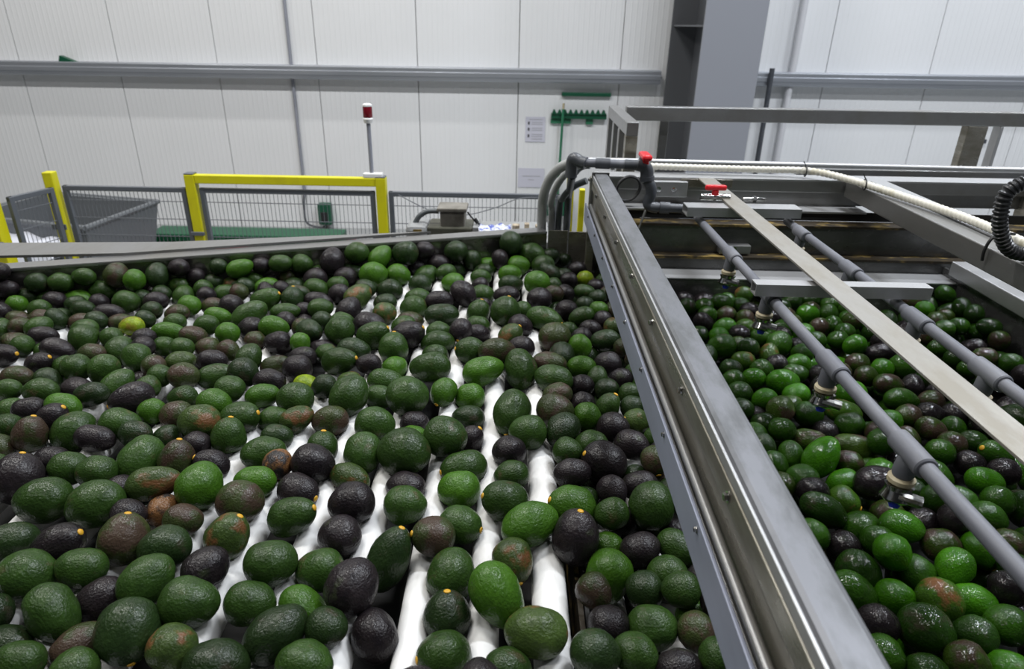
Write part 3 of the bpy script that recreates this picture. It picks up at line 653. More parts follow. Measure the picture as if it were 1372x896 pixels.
AVO = '''
-507 630 1309 44 42 -61 -27 2 0 1
-16 712 1309 50 39 -41 -49 1 0 0
-312 640 1303 46 34 36 23 2 0 0
-372 589 1298 42 36 5 -8 2 0 0
-225 716 1313 42 40 58 35 3 0 0
-446 680 1311 42 38 7 -6 0 0 0
38 656 1302 44 34 172 -2 5 0 0
-191 804 1282 57 33 39 61 2 0 1
-628 659 1307 43 33 -34 -44 0 0 0
-709 725 1306 41 38 6 -7 0 0 0
155 795 1269 44 39 -123 -64 1 1 0
587 694 1287 40 35 -9 -29 2 2 0
-527 719 1309 43 35 47 31 0 0 0
-85 632 1278 38 34 -160 11 0 0 1
-261 597 1298 37 31 2 -12 0 0 0
-703 890 1303 50 40 -173 -18 0 0 0
106 846 1301 47 39 57 77 3 1 1
-88 771 1287 41 38 70 39 0 0 0
-800 899 1301 49 40 180 -8 0 0 0
32 872 1302 50 36 22 10 1 0 0
204 691 1277 37 35 13 5 0 1 0
-206 1057 1309 52 45 174 -5 0 0 0
-608 807 1306 42 40 69 67 4 0 1
-879 952 1305 47 44 65 65 3 0 1
-292 699 1281 43 30 -18 -34 1 0 0
-186 666 1274 38 32 118 38 3 0 0
-708 795 1299 46 33 8 32 3 0 1
-438 609 1306 33 32 176 -5 5 0 0
116 625 1302 34 32 -1 -19 2 1 0
-535 788 1308 42 34 -176 -15 2 0 0
-360 763 1307 40 38 16 4 0 0 0
-368 695 1297 37 33 6 -7 0 0 0
-88 699 1281 36 35 90 70 2 0 1
-291 773 1286 39 36 176 -6 0 0 0
-697 1024 1297 50 40 -108 -28 0 0 1
-676 624 1282 39 28 174 -1 2 0 0
-639 743 1306 39 32 176 -4 0 0 0
549 809 1275 41 33 -27 -50 2 2 0
-544 936 1313 43 39 72 40 1 0 0
-448 817 1308 40 35 28 53 5 0 1
105 921 1301 45 38 -170 25 1 1 1
-363 875 1303 44 34 -1 26 0 0 1
-454 750 1305 37 33 43 28 3 0 0
514 758 1285 40 31 -16 -40 0 2 0
-459 900 1309 40 38 6 -8 4 0 0
-594 706 1282 39 30 -164 -27 3 0 0
240 919 1310 42 40 66 48 0 1 0
227 621 1281 33 28 13 4 3 1 0
174 1057 1297 45 43 -173 31 3 1 1
633 745 1290 35 33 -30 -52 5 2 0
-626 586 1301 33 28 174 -2 0 0 0
-576 628 1282 38 28 -148 -2 4 0 1
-632 947 1306 48 33 16 5 5 0 0
-10 929 1302 43 36 -170 22 0 0 1
-2 1220 1301 54 42 -103 -29 0 0 1
-273 912 1302 41 39 -177 -14 3 0 0
6 804 1286 37 33 -72 -27 5 0 1
-123 831 1307 36 35 -166 19 4 0 1
-84 885 1285 39 34 -22 4 0 0 1
171 639 1286 32 28 164 13 0 1 0
-91 1047 1282 47 36 -155 4 0 0 1
-794 815 1287 36 34 22 11 2 0 0
-131 1103 1315 44 42 1 -14 0 0 0
-369 1020 1304 41 38 4 -10 3 0 0
706 705 1289 32 29 5 -6 0 2 0
-358 1257 1312 51 40 57 35 0 0 0
-277 841 1293 36 34 179 -10 3 0 0
-720 661 1300 32 28 175 -2 2 0 0
-288 1074 1291 42 40 -83 -30 0 0 1
-183 926 1290 38 36 8 -5 0 0 0
-886 1121 1293 45 39 48 32 0 0 0
-547 575 1301 30 28 180 -9 0 0 0
540 935 1296 45 29 -8 -29 2 2 0
1 609 1287 32 28 5 -9 0 0 0
142 688 1283 30 29 9 -3 3 1 0
281 629 1297 29 28 -6 -27 0 1 0
-229 1253 1317 47 44 11 -2 0 0 0
-94 972 1290 39 37 176 -7 1 0 0
300 981 1284 40 33 3 -13 2 1 0
-377 951 1293 39 33 -25 -2 3 0 1
272 842 1287 37 29 -36 -15 0 1 1
692 759 1275 35 28 168 8 1 2 0
658 1003 1308 41 33 16 11 3 2 0
-283 1165 1298 42 40 11 -2 0 0 0
-635 1140 1311 43 37 175 -4 5 0 0
-478 1061 1294 43 34 16 4 0 0 0
655 898 1296 38 29 1 -14 1 2 0
505 650 1285 29 28 -12 -34 0 2 0
603 922 1268 35 32 176 -7 0 2 0
694 813 1290 34 28 -138 -27 1 2 1
-624 1019 1307 38 35 70 68 4 0 1
596 1087 1302 46 31 39 37 1 2 0
-822 1229 1308 47 37 -144 -7 3 0 1
-247 653 1301 29 28 10 -3 2 0 0
575 755 1284 30 28 4 -9 1 2 0
649 687 1287 29 28 176 -7 2 2 0
210 836 1288 33 31 20 15 3 1 0
-460 966 1300 39 30 175 -5 1 0 0
16 1424 1300 53 40 107 40 0 0 0
244 789 1284 32 28 175 -6 0 1 0
296 766 1292 31 28 -3 -23 3 1 0
-565 1171 1303 45 34 -4 21 0 0 1
638 815 1275 31 30 11 3 0 2 0
-752 975 1305 37 32 175 -3 0 0 0
696 1157 1276 46 32 164 13 4 2 0
-805 1149 1296 42 35 6 -7 0 0 0
-72 1402 1304 52 37 21 10 1 0 0
91 1234 1300 42 40 4 -11 4 1 0
-815 991 1300 35 32 175 -3 0 0 0
31 1145 1303 39 36 170 0 0 0 0
-193 990 1278 37 31 172 -2 3 0 0
275 728 1259 29 28 -27 -51 1 1 0
318 667 1280 29 28 -34 -55 0 1 0
-203 1432 1295 51 38 177 -8 0 0 0
764 860 1284 32 28 -59 -34 1 2 1
-300 1008 1282 41 28 161 11 5 0 0
-539 858 1302 32 28 11 -2 4 0 0
-475 1252 1303 41 39 176 -6 0 0 0
-560 1103 1306 37 36 72 69 0 0 1
818 930 1295 33 28 -5 -23 0 2 0
608 636 1292 29 28 -24 -47 4 2 0
799 1058 1285 39 29 -15 -38 0 2 0
-949 1089 1306 37 33 64 65 4 0 1
-381 1182 1294 39 35 178 -9 4 0 0
264 680 1284 29 28 -52 -63 4 1 0
234 996 1290 35 29 178 -12 3 1 0
242 1134 1285 38 32 -31 -9 3 1 1
93 1378 1300 47 35 166 8 0 1 0
524 702 1286 29 28 -7 -26 3 2 0
0 1026 1285 34 29 179 -11 0 0 0
-43 1489 1311 48 37 11 -2 4 0 0
112 1017 1301 36 28 12 2 3 1 0
709 872 1282 32 28 4 -8 4 2 0
170 902 1304 30 28 -179 -17 0 1 0
-6 1089 1294 34 33 174 -5 3 0 0
-706 1186 1294 36 33 176 -5 4 0 0
-638 1220 1306 38 32 -5 -20 1 0 0
-878 1032 1285 35 28 -176 -14 3 0 0
-560 1017 1298 34 28 -174 31 3 0 1
-370 1580 1307 47 38 0 30 0 0 1
-281 1596 1302 48 39 0 30 3 0 1
-905 1317 1291 43 33 48 32 0 0 0
211 1195 1287 35 33 9 -2 3 1 0
-702 1378 1286 45 32 15 4 0 0 0
-424 1438 1303 47 33 -10 16 0 0 1
624 1042 1275 32 28 179 -13 1 2 0
663 634 1282 29 28 12 6 1 2 0
-371 1088 1295 32 31 79 70 0 0 1
-307 1522 1300 42 40 84 72 0 0 1
106 1609 1300 44 42 10 -1 4 1 0
-399 1669 1291 48 41 0 -15 3 0 0
-96 1229 1280 37 32 171 -1 2 0 0
158 1126 1289 35 30 16 8 0 1 0
-1040 1258 1304 41 30 176 -4 0 0 0
-983 1295 1287 42 31 -15 4 3 0 1
-946 1152 1305 34 31 16 40 3 0 1
-301 1374 1285 43 32 6 -7 0 0 0
301 1157 1285 34 30 -4 -24 0 1 0
-737 1691 1309 53 36 33 22 0 0 0
498 875 1292 29 28 -6 -26 0 2 0
611 1175 1278 37 28 166 9 4 2 0
954 1126 1292 36 28 -177 26 0 2 1
-822 1090 1299 39 28 1 -12 3 0 0
82 1724 1302 54 36 -26 -5 0 1 1
804 983 1286 33 28 -3 -21 0 2 0
-956 1357 1308 37 35 -133 -49 0 0 0
554 1122 1277 33 28 86 52 0 2 0
-557 1326 1304 39 31 171 1 3 0 0
640 1414 1285 41 33 7 -4 1 2 0
322 868 1289 29 28 19 64 3 1 1
-960 1207 1299 38 28 1 -12 1 0 0
-447 1174 1302 37 28 28 17 5 0 0
-1006 1065 1288 36 28 173 -1 4 0 0
327 927 1290 29 28 97 51 0 1 0
-1107 1527 1299 41 39 -97 -57 0 0 0
-629 1361 1307 37 35 -20 -35 2 0 0
722 1274 1292 43 28 2 -14 5 2 0
-435 1018 1302 29 28 59 36 6 0 0
-461 1597 1311 41 39 61 37 0 0 0
-28 1750 1312 44 42 50 68 0 0 1
-98 1312 1284 35 33 173 -4 1 0 0
160 1234 1287 33 32 -24 -50 1 1 0
108 1083 1301 30 29 2 -15 0 1 0
-504 1194 1286 35 29 175 -4 0 0 0
-209 1752 1295 50 36 13 1 2 0 0
-202 1588 1285 46 34 14 3 0 0 0
-1029 1366 1306 36 34 174 -2 0 0 0
-631 1285 1305 34 32 20 10 0 0 0
779 1369 1285 36 34 170 2 1 2 0
882 1342 1285 41 28 3 -10 0 2 0
887 1046 1284 37 28 -1 -16 1 2 0
-1294 1532 1280 43 34 163 12 4 0 0
-1086 1217 1278 36 28 178 -6 0 0 0
884 1221 1285 35 28 -6 -25 4 2 0
-112 1521 1298 40 35 -163 14 0 0 1
-156 1297 1303 35 31 -115 -26 1 0 1
-999 1495 1288 39 37 81 42 0 0 0
-917 1428 1302 37 35 -53 -53 0 0 0
-515 1397 1300 36 34 173 -2 3 0 0
-763 1344 1303 36 32 5 -8 4 0 0
581 1267 1296 34 30 -112 -38 4 2 1
-408 1519 1292 43 33 4 -10 2 0 0
-732 1804 1308 49 36 0 27 0 0 1
86 1456 1301 43 29 170 2 4 1 0
-928 1257 1300 39 28 179 -8 2 0 0
555 627 1280 29 28 8 -1 2 2 0
-598 904 1282 29 28 58 36 6 0 0
-1023 1191 1298 33 28 20 10 3 0 0
-724 1252 1299 34 29 179 -9 0 0 0
758 1186 1294 32 28 3 -11 4 2 0
-635 868 1302 29 28 8 -5 3 0 0
-204 1138 1286 32 28 175 -5 1 0 0
-468 1844 1309 46 38 41 27 5 0 0
-474 1746 1304 44 36 64 38 3 0 0
98 1302 1301 35 29 178 -12 4 1 0
732 1015 1280 29 28 177 -8 2 2 0
337 1066 1294 29 28 68 49 1 1 0
313 1385 1285 34 31 8 -4 0 1 0
-1136 1465 1303 42 29 -2 -15 3 0 0
749 910 1306 29 28 10 3 3 2 0
-645 1441 1306 36 32 69 40 0 0 0
544 1597 1289 39 34 178 -12 0 2 0
-643 1614 1307 41 33 5 -8 1 0 0
-919 1594 1296 46 29 5 -7 1 0 0
-456 2013 1318 46 44 12 1 1 0 0
-1243 1426 1303 40 29 -8 11 3 0 1
-158 1875 1312 44 38 -24 -38 3 0 0
232 1483 1288 35 33 173 -3 3 1 0
131 974 1271 29 28 172 -1 2 1 0
520 1355 1285 32 30 10 -1 2 2 0
211 1284 1287 32 28 12 61 0 1 1
167 1466 1287 38 29 8 -5 1 1 0
-750 1107 1301 33 28 4 -9 2 0 0
547 1044 1283 31 28 166 9 0 2 0
639 1258 1294 32 28 2 -13 0 2 0
305 1444 1286 37 29 170 3 0 1 0
-552 1267 1301 38 28 18 6 1 0 0
969 1507 1289 35 33 9 0 0 2 0
-300 1819 1285 41 38 180 -11 0 0 0
343 739 1280 29 28 78 51 0 1 0
250 734 1308 29 28 176 -7 0 1 0
-613 1547 1295 37 32 173 -1 3 0 0
701 1619 1290 38 33 56 46 0 2 0
-617 1080 1297 29 28 177 -7 3 0 0
-943 983 1302 29 28 13 2 0 0 0
-304 1305 1283 33 28 169 2 0 0 0
-522 1460 1298 36 29 176 -5 3 0 0
-1082 1341 1285 34 28 -4 -18 2 0 0
269 1048 1311 29 28 -79 -38 4 1 1
-583 1440 1285 38 28 22 11 4 0 0
242 1630 1285 41 29 178 -11 2 1 0
-700 954 1283 29 28 15 4 3 0 0
714 937 1273 29 28 176 -6 3 2 0
-712 1628 1295 37 34 171 0 3 0 0
266 1282 1285 29 28 5 -10 2 1 0
-1132 1389 1301 34 28 8 32 3 0 1
649 1355 1286 32 28 -178 -18 1 2 0
-370 2118 1357 46 44 174 -4 2 0 0
-294 1457 1276 33 32 36 23 1 0 0
67 1991 1311 42 40 4 -10 1 0 0
-9 1626 1294 36 34 14 48 5 0 1
325 813 1284 29 28 15 8 0 1 0
203 752 1286 29 28 -64 -66 2 1 0
-814 1434 1292 36 28 17 7 5 0 0
596 979 1283 29 28 -32 -10 5 2 1
-595 2047 1348 47 40 79 42 3 0 0
-393 1938 1293 43 37 177 -7 2 0 0
-351 1426 1302 33 28 172 -2 3 0 0
-202 1523 1280 35 30 172 -1 0 0 0
-107 1787 1290 40 34 49 67 0 0 1
52 2252 1316 50 43 6 -6 0 0 0
18 1561 1291 36 31 168 3 3 0 0
-473 1122 1291 33 28 10 -3 2 0 0
595 818 1313 29 28 -44 -59 1 2 0
-1024 1126 1299 29 28 159 15 0 0 0
-787 1521 1286 33 32 175 -4 4 0 0
-732 1428 1301 37 28 10 -2 3 0 0
-206 1193 1287 31 28 16 4 3 0 0
-585 1832 1293 44 32 2 -12 3 0 0
-500 1554 1273 38 28 12 0 3 0 0
-226 1842 1301 44 32 14 3 3 0 0
961 1601 1279 45 28 177 -10 3 2 0
-1267 1592 1301 36 31 39 27 0 0 0
263 1225 1286 29 28 -166 16 5 1 1
654 1090 1285 29 28 3 -11 4 2 0
181 975 1295 29 28 -52 -28 3 1 1
710 1220 1292 31 28 176 -7 0 2 0
-428 1313 1301 30 29 -178 -14 2 0 0
-474 1669 1299 35 32 8 -5 0 0 0
-144 1624 1306 34 32 -101 -30 3 0 1
72 1875 1301 39 36 12 2 3 1 0
172 1586 1285 34 31 -35 -57 1 1 0
15 1693 1292 36 33 -11 -27 3 0 0
-84 1154 1279 29 28 16 49 3 0 1
155 1292 1286 29 28 13 4 3 1 0
161 1381 1282 30 28 12 1 3 1 0
-818 1760 1301 37 36 -96 -58 3 0 0
-1129 1774 1305 38 34 5 -8 0 0 0
-765 1198 1297 29 28 176 -5 1 0 0
-657 1815 1308 38 34 75 70 2 0 1
940 1235 1279 29 28 -9 -29 0 2 0
-385 1371 1282 32 28 170 1 5 0 0
-448 2092 1350 48 37 49 33 1 0 0
-302 1915 1279 42 33 175 -5 0 0 0
-299 1752 1272 40 31 4 -10 4 0 0
-1308 1822 1286 50 32 175 -2 1 0 0
-1138 1322 1302 35 28 9 -2 4 0 0
-832 1627 1302 36 30 1 27 0 0 1
-652 1731 1302 44 28 15 4 0 0 0
660 1569 1280 35 29 73 50 5 2 0
888 1412 1287 37 28 4 -9 4 2 0
751 967 1301 29 28 -32 -11 0 2 1
201 1419 1284 30 28 78 51 0 1 0
687 1460 1284 35 28 10 1 0 2 0
694 1052 1295 29 28 0 -15 1 2 0
-823 1350 1298 29 28 180 -10 0 0 0
126 740 1292 29 28 -51 -27 4 1 1
-1226 1547 1298 38 28 8 -3 3 0 0
-1123 1269 1298 33 28 -4 16 0 0 1
-1093 1899 1342 42 36 97 43 2 0 0
501 1134 1290 29 28 100 51 2 2 0
758 1114 1274 29 28 61 48 3 2 0
-383 2051 1304 41 39 -1 -15 1 0 0
-894 1388 1259 32 28 -144 -7 3 0 1
191 1778 1288 39 30 -175 -23 0 1 0
661 951 1278 29 28 -16 14 4 2 1
-619 1928 1298 40 34 0 -15 0 0 0
-300 2097 1286 44 37 40 27 0 0 0
-309 1686 1287 36 30 -174 -19 0 0 0
-558 1759 1304 37 31 13 1 0 0 0
-208 1656 1286 35 30 17 6 0 0 0
-105 1941 1284 40 34 171 -1 0 0 0
153 2161 1265 44 37 178 -12 2 1 0
-1141 1587 1302 38 28 179 -7 0 0 0
-837 1560 1301 37 28 -167 21 4 0 1
851 1132 1289 29 28 -5 -23 0 2 0
-104 1667 1277 38 28 10 -2 3 0 0
-27 1903 1299 42 30 175 -5 3 0 0
-754 1577 1304 32 31 -177 -13 1 0 0
317 1218 1284 29 28 -172 -29 0 1 0
524 1420 1284 29 28 176 -8 0 2 0
786 1301 1285 29 28 92 52 3 2 0
544 990 1294 29 28 8 -3 3 2 0
-893 1902 1284 39 32 17 7 0 0 0
712 1510 1286 32 28 175 -7 1 2 0
804 1245 1289 29 28 172 0 1 2 0
-1199 1868 1353 39 37 84 43 4 0 0
-369 1735 1303 35 33 11 -1 5 0 0
217 1360 1286 29 28 12 2 2 1 0
-521 2081 1367 41 37 174 -3 0 0 0
-638 1992 1308 39 35 175 -5 3 0 0
-546 2007 1309 38 35 172 0 3 0 0
-388 1841 1290 36 32 177 -7 2 0 0
-307 2012 1288 38 35 9 -3 2 0 0
-204 2042 1283 39 35 176 -6 1 0 0
8 2188 1297 41 38 13 1 1 0 0
92 2185 1301 41 38 172 -1 0 1 0
-1138 1697 1301 43 28 9 -3 3 0 0
-1007 1867 1289 36 34 92 43 0 0 0
-937 1759 1304 33 31 -1 -15 1 0 0
-547 1529 1302 30 28 -61 -55 1 0 0
896 1613 1294 32 30 -176 -21 1 2 0
-1084 1663 1287 39 28 8 -4 4 0 0
-1037 1444 1302 35 28 174 -1 4 0 0
-830 1697 1299 39 28 3 -10 1 0 0
-105 1727 1277 37 28 -17 9 0 0 1
-16 2022 1292 41 32 11 -1 2 0 0
-1343 1825 1340 37 31 10 -1 0 0 0
-1341 1772 1304 36 30 171 2 3 0 0
-1245 1855 1306 38 32 10 -1 0 0 0
-959 1544 1301 31 28 23 12 3 0 0
-1047 1784 1304 36 30 13 2 3 0 0
589 1952 1272 39 33 15 7 3 2 0
588 1729 1285 34 29 -180 -16 1 2 0
579 1523 1285 31 28 12 3 5 2 0
864 1841 1286 36 30 7 -4 1 2 0
728 1401 1284 29 28 71 50 3 2 0
-19 2234 1363 44 42 -60 -28 2 0 1
-1031 1617 1300 35 28 177 -6 7 0 0
-946 1702 1302 37 28 -7 16 4 0 1
-661 1877 1302 39 29 10 -3 2 0 0
1021 1302 1267 29 28 -9 -29 0 2 0
161 861 1267 29 28 167 7 1 1 0
194 931 1263 29 28 172 -1 3 1 0
309 1523 1285 30 28 -2 43 4 1 1
-1259 1651 1301 32 29 159 54 2 0 1
-1042 1540 1302 30 28 163 11 0 0 0
-704 1978 1281 37 33 10 -1 2 0 0
-882 1781 1292 34 30 173 -2 4 0 0
536 1756 1287 33 29 -14 -39 3 2 0
945 1337 1287 29 28 174 -3 4 2 0
901 1112 1277 29 28 6 -4 3 2 0
-532 1873 1304 34 33 175 -5 3 0 0
151 1828 1287 34 32 170 2 3 1 0
1322 1738 1300 33 28 168 7 2 2 0
628 1905 1289 37 29 4 -12 0 2 0
-262 2157 1308 42 35 11 -1 3 0 0
-20 2106 1296 40 33 12 0 1 0 0
915 1283 1287 31 28 5 -7 3 2 0
1213 1575 1285 32 28 173 -1 4 2 0
-1230 1727 1299 37 28 171 2 2 0 0
-1390 1685 1279 36 28 -174 28 4 0 1
-1316 1669 1291 36 28 -179 -9 4 0 0
-1079 1402 1289 31 28 174 -2 0 0 0
-700 1126 1281 29 28 175 -4 2 0 0
285 902 1265 29 28 10 0 3 1 0
302 713 1306 29 28 175 -6 3 1 0
-720 1495 1295 29 28 -22 -37 4 0 0
-857 1393 1301 29 28 6 -7 4 0 0
250 1758 1284 31 29 -105 -68 3 1 0
658 1210 1276 29 28 -73 -67 3 2 0
-1276 1767 1295 34 29 172 1 2 0 0
-890 1963 1288 38 31 5 -8 5 0 0
209 1695 1286 32 28 169 3 3 1 0
537 1232 1281 29 28 13 6 2 2 0
498 1018 1280 29 28 -57 -64 4 2 0
1321 1915 1273 37 29 176 -7 2 2 0
865 1524 1285 30 28 173 -1 4 2 0
1127 1626 1285 31 28 175 -4 0 2 0
-1283 1843 1353 37 28 173 0 0 0 0
-782 1952 1293 40 29 22 11 1 0 0
-864 1966 1347 43 31 25 15 1 0 0
-835 1491 1301 31 28 10 -2 0 0 0
671 1670 1284 33 28 9 -1 0 2 0
-462 1915 1306 35 33 -16 7 2 0 1
-556 1944 1305 35 31 173 -2 0 0 0
-413 2116 1293 39 35 174 -3 0 0 0
-206 2179 1348 41 37 172 -1 2 0 0
-534 1681 1300 30 28 174 -3 2 0 0
578 1432 1284 29 28 10 0 1 2 0
504 1188 1281 29 28 106 51 0 2 0
-536 2072 1303 43 32 172 -1 2 0 0
-1405 1808 1345 34 30 176 -4 2 0 0
-1032 1726 1300 31 28 176 -4 2 0 0
-680 1566 1289 29 28 171 1 4 0 0
616 1821 1284 32 28 -174 -25 4 2 0
924 1844 1286 32 28 -73 -67 0 2 0
947 1180 1282 29 28 10 3 2 2 0
-1141 1642 1302 31 28 7 -5 2 0 0
217 1980 1286 36 28 9 -2 0 1 0
997 1661 1286 36 28 11 3 3 2 0
-928 1649 1298 33 28 -7 16 0 0 1
-1382 1813 1291 36 29 5 -7 0 0 0
-1136 1848 1344 34 32 -93 -57 1 0 0
-153 2201 1309 36 35 -88 -58 2 0 0
117 1922 1300 32 30 170 2 4 1 0
154 1966 1284 32 31 176 -8 3 1 0
799 1703 1287 29 28 180 -14 1 2 0
997 1443 1287 29 28 10 2 2 2 0
1027 1489 1285 29 28 7 -3 2 2 0
-1477 1779 1335 34 28 12 1 3 0 0
-233 2096 1300 36 29 -150 -3 0 0 1
-116 2089 1288 36 29 7 -5 0 0 0
1266 1774 1285 30 28 8 -2 0 2 0
1322 1869 1306 31 28 78 52 2 2 0
911 1492 1287 29 28 18 14 1 2 0
-1347 1715 1302 33 28 175 -3 0 0 0
-1325 1602 1298 31 28 11 0 4 0 0
938 1074 1288 29 28 173 -1 3 2 0
747 770 1290 29 28 -122 -63 3 2 0
-1116 1833 1291 30 29 168 5 2 0 0
-688 2031 1342 35 34 5 -8 0 0 0
522 1931 1285 31 30 8 -4 3 2 0
696 1323 1282 29 28 0 -17 3 2 0
-1208 1670 1283 34 28 178 -7 4 0 0
-632 1672 1300 29 28 172 -1 3 0 0
752 1732 1287 29 28 170 3 0 2 0
1013 1262 1304 29 28 13 7 2 2 0
1012 1769 1279 29 28 178 -11 0 2 0
-749 2007 1351 38 29 12 1 0 0 0
797 1472 1285 29 28 170 4 4 2 0
1132 1564 1286 29 28 10 3 2 2 0
-208 2185 1278 35 31 4 -10 2 0 0
-96 2220 1285 36 31 10 -1 1 0 0
-111 2159 1283 35 30 175 -5 2 0 0
-56 2190 1318 35 31 -80 -58 3 0 0
118 2286 1301 37 32 173 -2 2 1 0
293 1099 1290 29 28 172 -1 3 1 0
-1381 1606 1289 31 28 107 42 0 0 0
-1047 1918 1302 37 28 177 -6 0 0 0
295 1859 1278 34 28 72 50 4 1 0
995 1716 1285 31 28 11 3 2 2 0
-470 1488 1296 29 28 168 3 0 0 0
-104 1882 1272 33 28 172 -2 3 0 0
-824 1295 1299 29 28 -178 -12 0 0 0
745 1807 1286 29 28 10 1 3 2 0
1031 1348 1295 29 28 11 4 0 2 0
-1534 1769 1354 32 28 -172 -17 2 0 0
-1023 1672 1296 29 28 5 -7 2 0 0
-837 1987 1300 35 28 172 -1 0 0 0
1281 1957 1274 32 28 73 51 2 2 0
-936 1493 1301 31 28 172 0 3 0 0
699 1749 1285 31 28 168 5 4 2 0
288 1588 1284 29 28 175 -6 4 1 0
1143 1702 1285 29 28 10 2 4 2 0
1152 1456 1285 29 28 6 -4 4 2 0
-597 2065 1281 33 31 -92 -58 0 0 0
-307 2155 1356 33 32 8 -4 3 0 0
705 1097 1266 29 28 8 -3 0 2 0
-907 1536 1283 29 28 171 2 0 0 0
-997 1939 1270 31 28 178 -7 2 0 0
-841 1932 1301 30 28 10 -2 2 0 0
210 2190 1288 33 28 174 -4 3 1 0
556 1664 1286 29 28 -3 -24 1 2 0
656 1507 1286 29 28 176 -7 3 2 0
556 1184 1299 29 28 4 -9 0 2 0
-504 2034 1268 33 28 13 1 3 0 0
181 1648 1285 29 28 175 -6 3 1 0
-1489 1783 1388 34 28 173 0 3 0 0
-1436 1748 1301 30 28 172 1 1 0 0
-1237 1482 1302 29 28 176 -3 0 0 0
-1036 1924 1359 34 28 177 -6 3 0 0
970 1288 1283 29 28 2 -12 3 2 0
603 868 1290 29 28 5 -8 0 2 0
1135 1509 1285 29 28 172 0 0 2 0
269 1340 1286 29 28 3 -13 0 1 0
657 1957 1276 30 28 171 0 0 2 0
-929 1964 1351 29 28 -15 6 2 0 1
614 1679 1289 29 28 -15 18 3 2 1
757 1233 1264 29 28 175 -6 0 2 0
-595 1725 1271 29 28 -15 8 3 0 1
-1630 1740 1299 31 28 175 -2 3 0 0
-1439 1803 1301 29 28 2 -11 2 0 0
-1203 1876 1269 31 28 14 3 3 0 0
-1187 1492 1280 29 28 8 -3 0 0 0
-949 1953 1302 33 28 12 1 2 0 0
-1065 1852 1300 29 28 13 2 2 0 0
292 2089 1285 32 28 178 -12 0 1 0
247 1833 1288 29 28 10 -1 1 1 0
747 1575 1285 29 28 175 -5 0 2 0
897 1907 1271 30 28 175 -5 4 2 0
505 1079 1285 29 28 108 51 0 2 0
294 1051 1261 29 28 8 -4 4 1 0
-480 2102 1294 32 28 11 -1 3 0 0
256 1412 1286 29 28 172 -1 3 1 0
275 1708 1288 29 28 -32 -12 5 1 1
694 1854 1285 29 28 10 0 3 2 0
597 1628 1277 29 28 4 -11 4 2 0
745 1454 1286 29 28 6 -6 3 2 0
875 990 1285 29 28 10 3 0 2 0
-1488 1787 1284 29 28 10 0 3 0 0
174 2081 1289 30 28 170 2 3 1 0
688 1908 1282 29 28 11 2 0 2 0
1026 1219 1272 29 28 11 4 4 2 0
1322 1957 1312 33 28 -9 -30 0 2 0
1276 1863 1274 29 28 176 -7 4 2 0
1322 1835 1260 29 28 -180 -13 0 2 0
292 1975 1286 30 28 172 -2 4 1 0
535 1474 1286 29 28 10 1 2 2 0
236 1047 1267 29 28 102 51 2 1 0
1219 1630 1286 29 28 176 -6 3 2 0
-336 2149 1301 31 29 13 2 3 0 0
120 2034 1285 29 28 177 -10 0 1 0
-1222 1789 1294 29 28 171 2 3 0 0
570 1887 1283 29 28 172 -1 0 2 0
502 1677 1285 29 28 166 9 2 2 0
-1160 1891 1301 29 28 168 6 3 0 0
-1111 1906 1283 29 28 173 -1 3 0 0
-959 1900 1302 29 28 12 0 0 0 0
-691 2038 1283 29 28 172 0 2 0 0
-839 1877 1301 29 28 -22 -2 4 0 1
-646 2053 1304 29 28 178 -8 0 0 0
253 2227 1285 29 28 0 -18 3 1 0
315 1670 1283 29 28 -84 -68 0 1 0
663 1791 1286 29 28 -104 -67 4 2 0
496 1266 1296 29 28 11 1 2 2 0
537 1284 1263 29 28 -62 -66 3 2 0
894 1167 1286 29 28 171 3 4 2 0
984 1214 1306 29 28 7 -2 3 2 0
-115 2017 1286 29 28 -180 -12 3 0 0
-1292 1718 1276 29 28 175 -2 2 0 0
1235 1898 1286 29 28 9 0 1 2 0
918 1715 1285 29 28 7 -4 0 2 0
877 1666 1283 29 28 173 -2 0 2 0
1223 1811 1286 29 28 3 -11 4 2 0
1027 1588 1286 29 28 173 -2 2 2 0
-1583 1757 1321 29 28 175 -2 3 0 0
516 1873 1285 29 28 -40 -59 2 2 0
725 1122 1317 29 28 8 -2 0 2 0
550 870 1275 29 28 10 1 3 2 0
-1444 1693 1302 29 28 3 -9 3 0 0
-810 2001 1345 29 28 9 -4 3 0 0
-581 1654 1290 29 28 7 -6 4 0 0
800 1935 1270 29 28 -67 -66 4 2 0
857 1745 1287 29 28 174 -5 4 2 0
-33 2244 1298 31 28 13 1 2 0 0
22 1800 1293 29 28 -80 -58 0 0 0
999 1882 1285 29 28 178 -11 0 2 0
960 1770 1297 29 28 6 -6 4 2 0
858 1459 1284 29 28 3 -11 4 2 0
-930 1854 1298 29 28 9 -3 3 0 0
-613 1777 1287 29 28 12 0 3 0 0
800 1883 1289 29 28 12 3 2 2 0
498 1558 1282 29 28 90 52 2 2 0
773 934 1263 29 28 70 51 0 2 0
321 1273 1286 29 28 1 -17 4 1 0
209 1872 1286 29 28 15 7 2 1 0
172 2310 1278 29 28 11 1 2 1 0
1322 1811 1310 29 28 68 51 2 2 0
-727 1924 1296 29 28 168 4 3 0 0
314 1763 1285 29 28 12 2 3 1 0
607 1577 1296 29 28 5 -9 2 2 0
796 1828 1283 29 28 5 -9 4 2 0
619 1308 1282 29 28 170 3 5 2 0
917 1957 1283 29 28 171 2 2 2 0
610 1477 1285 29 28 173 -3 0 2 0
1322 1957 1236 29 28 8 -1 1 2 0
1259 1542 1286 29 28 4 -8 0 2 0
1228 1957 1286 29 28 162 16 4 2 0
1322 1780 1264 29 28 92 53 0 2 0
-997 1942 1324 29 28 176 -5 3 0 0
-738 2024 1300 29 28 -16 6 4 0 1
-483 1347 1284 29 28 171 0 7 0 0
253 1937 1284 29 28 171 0 2 1 0
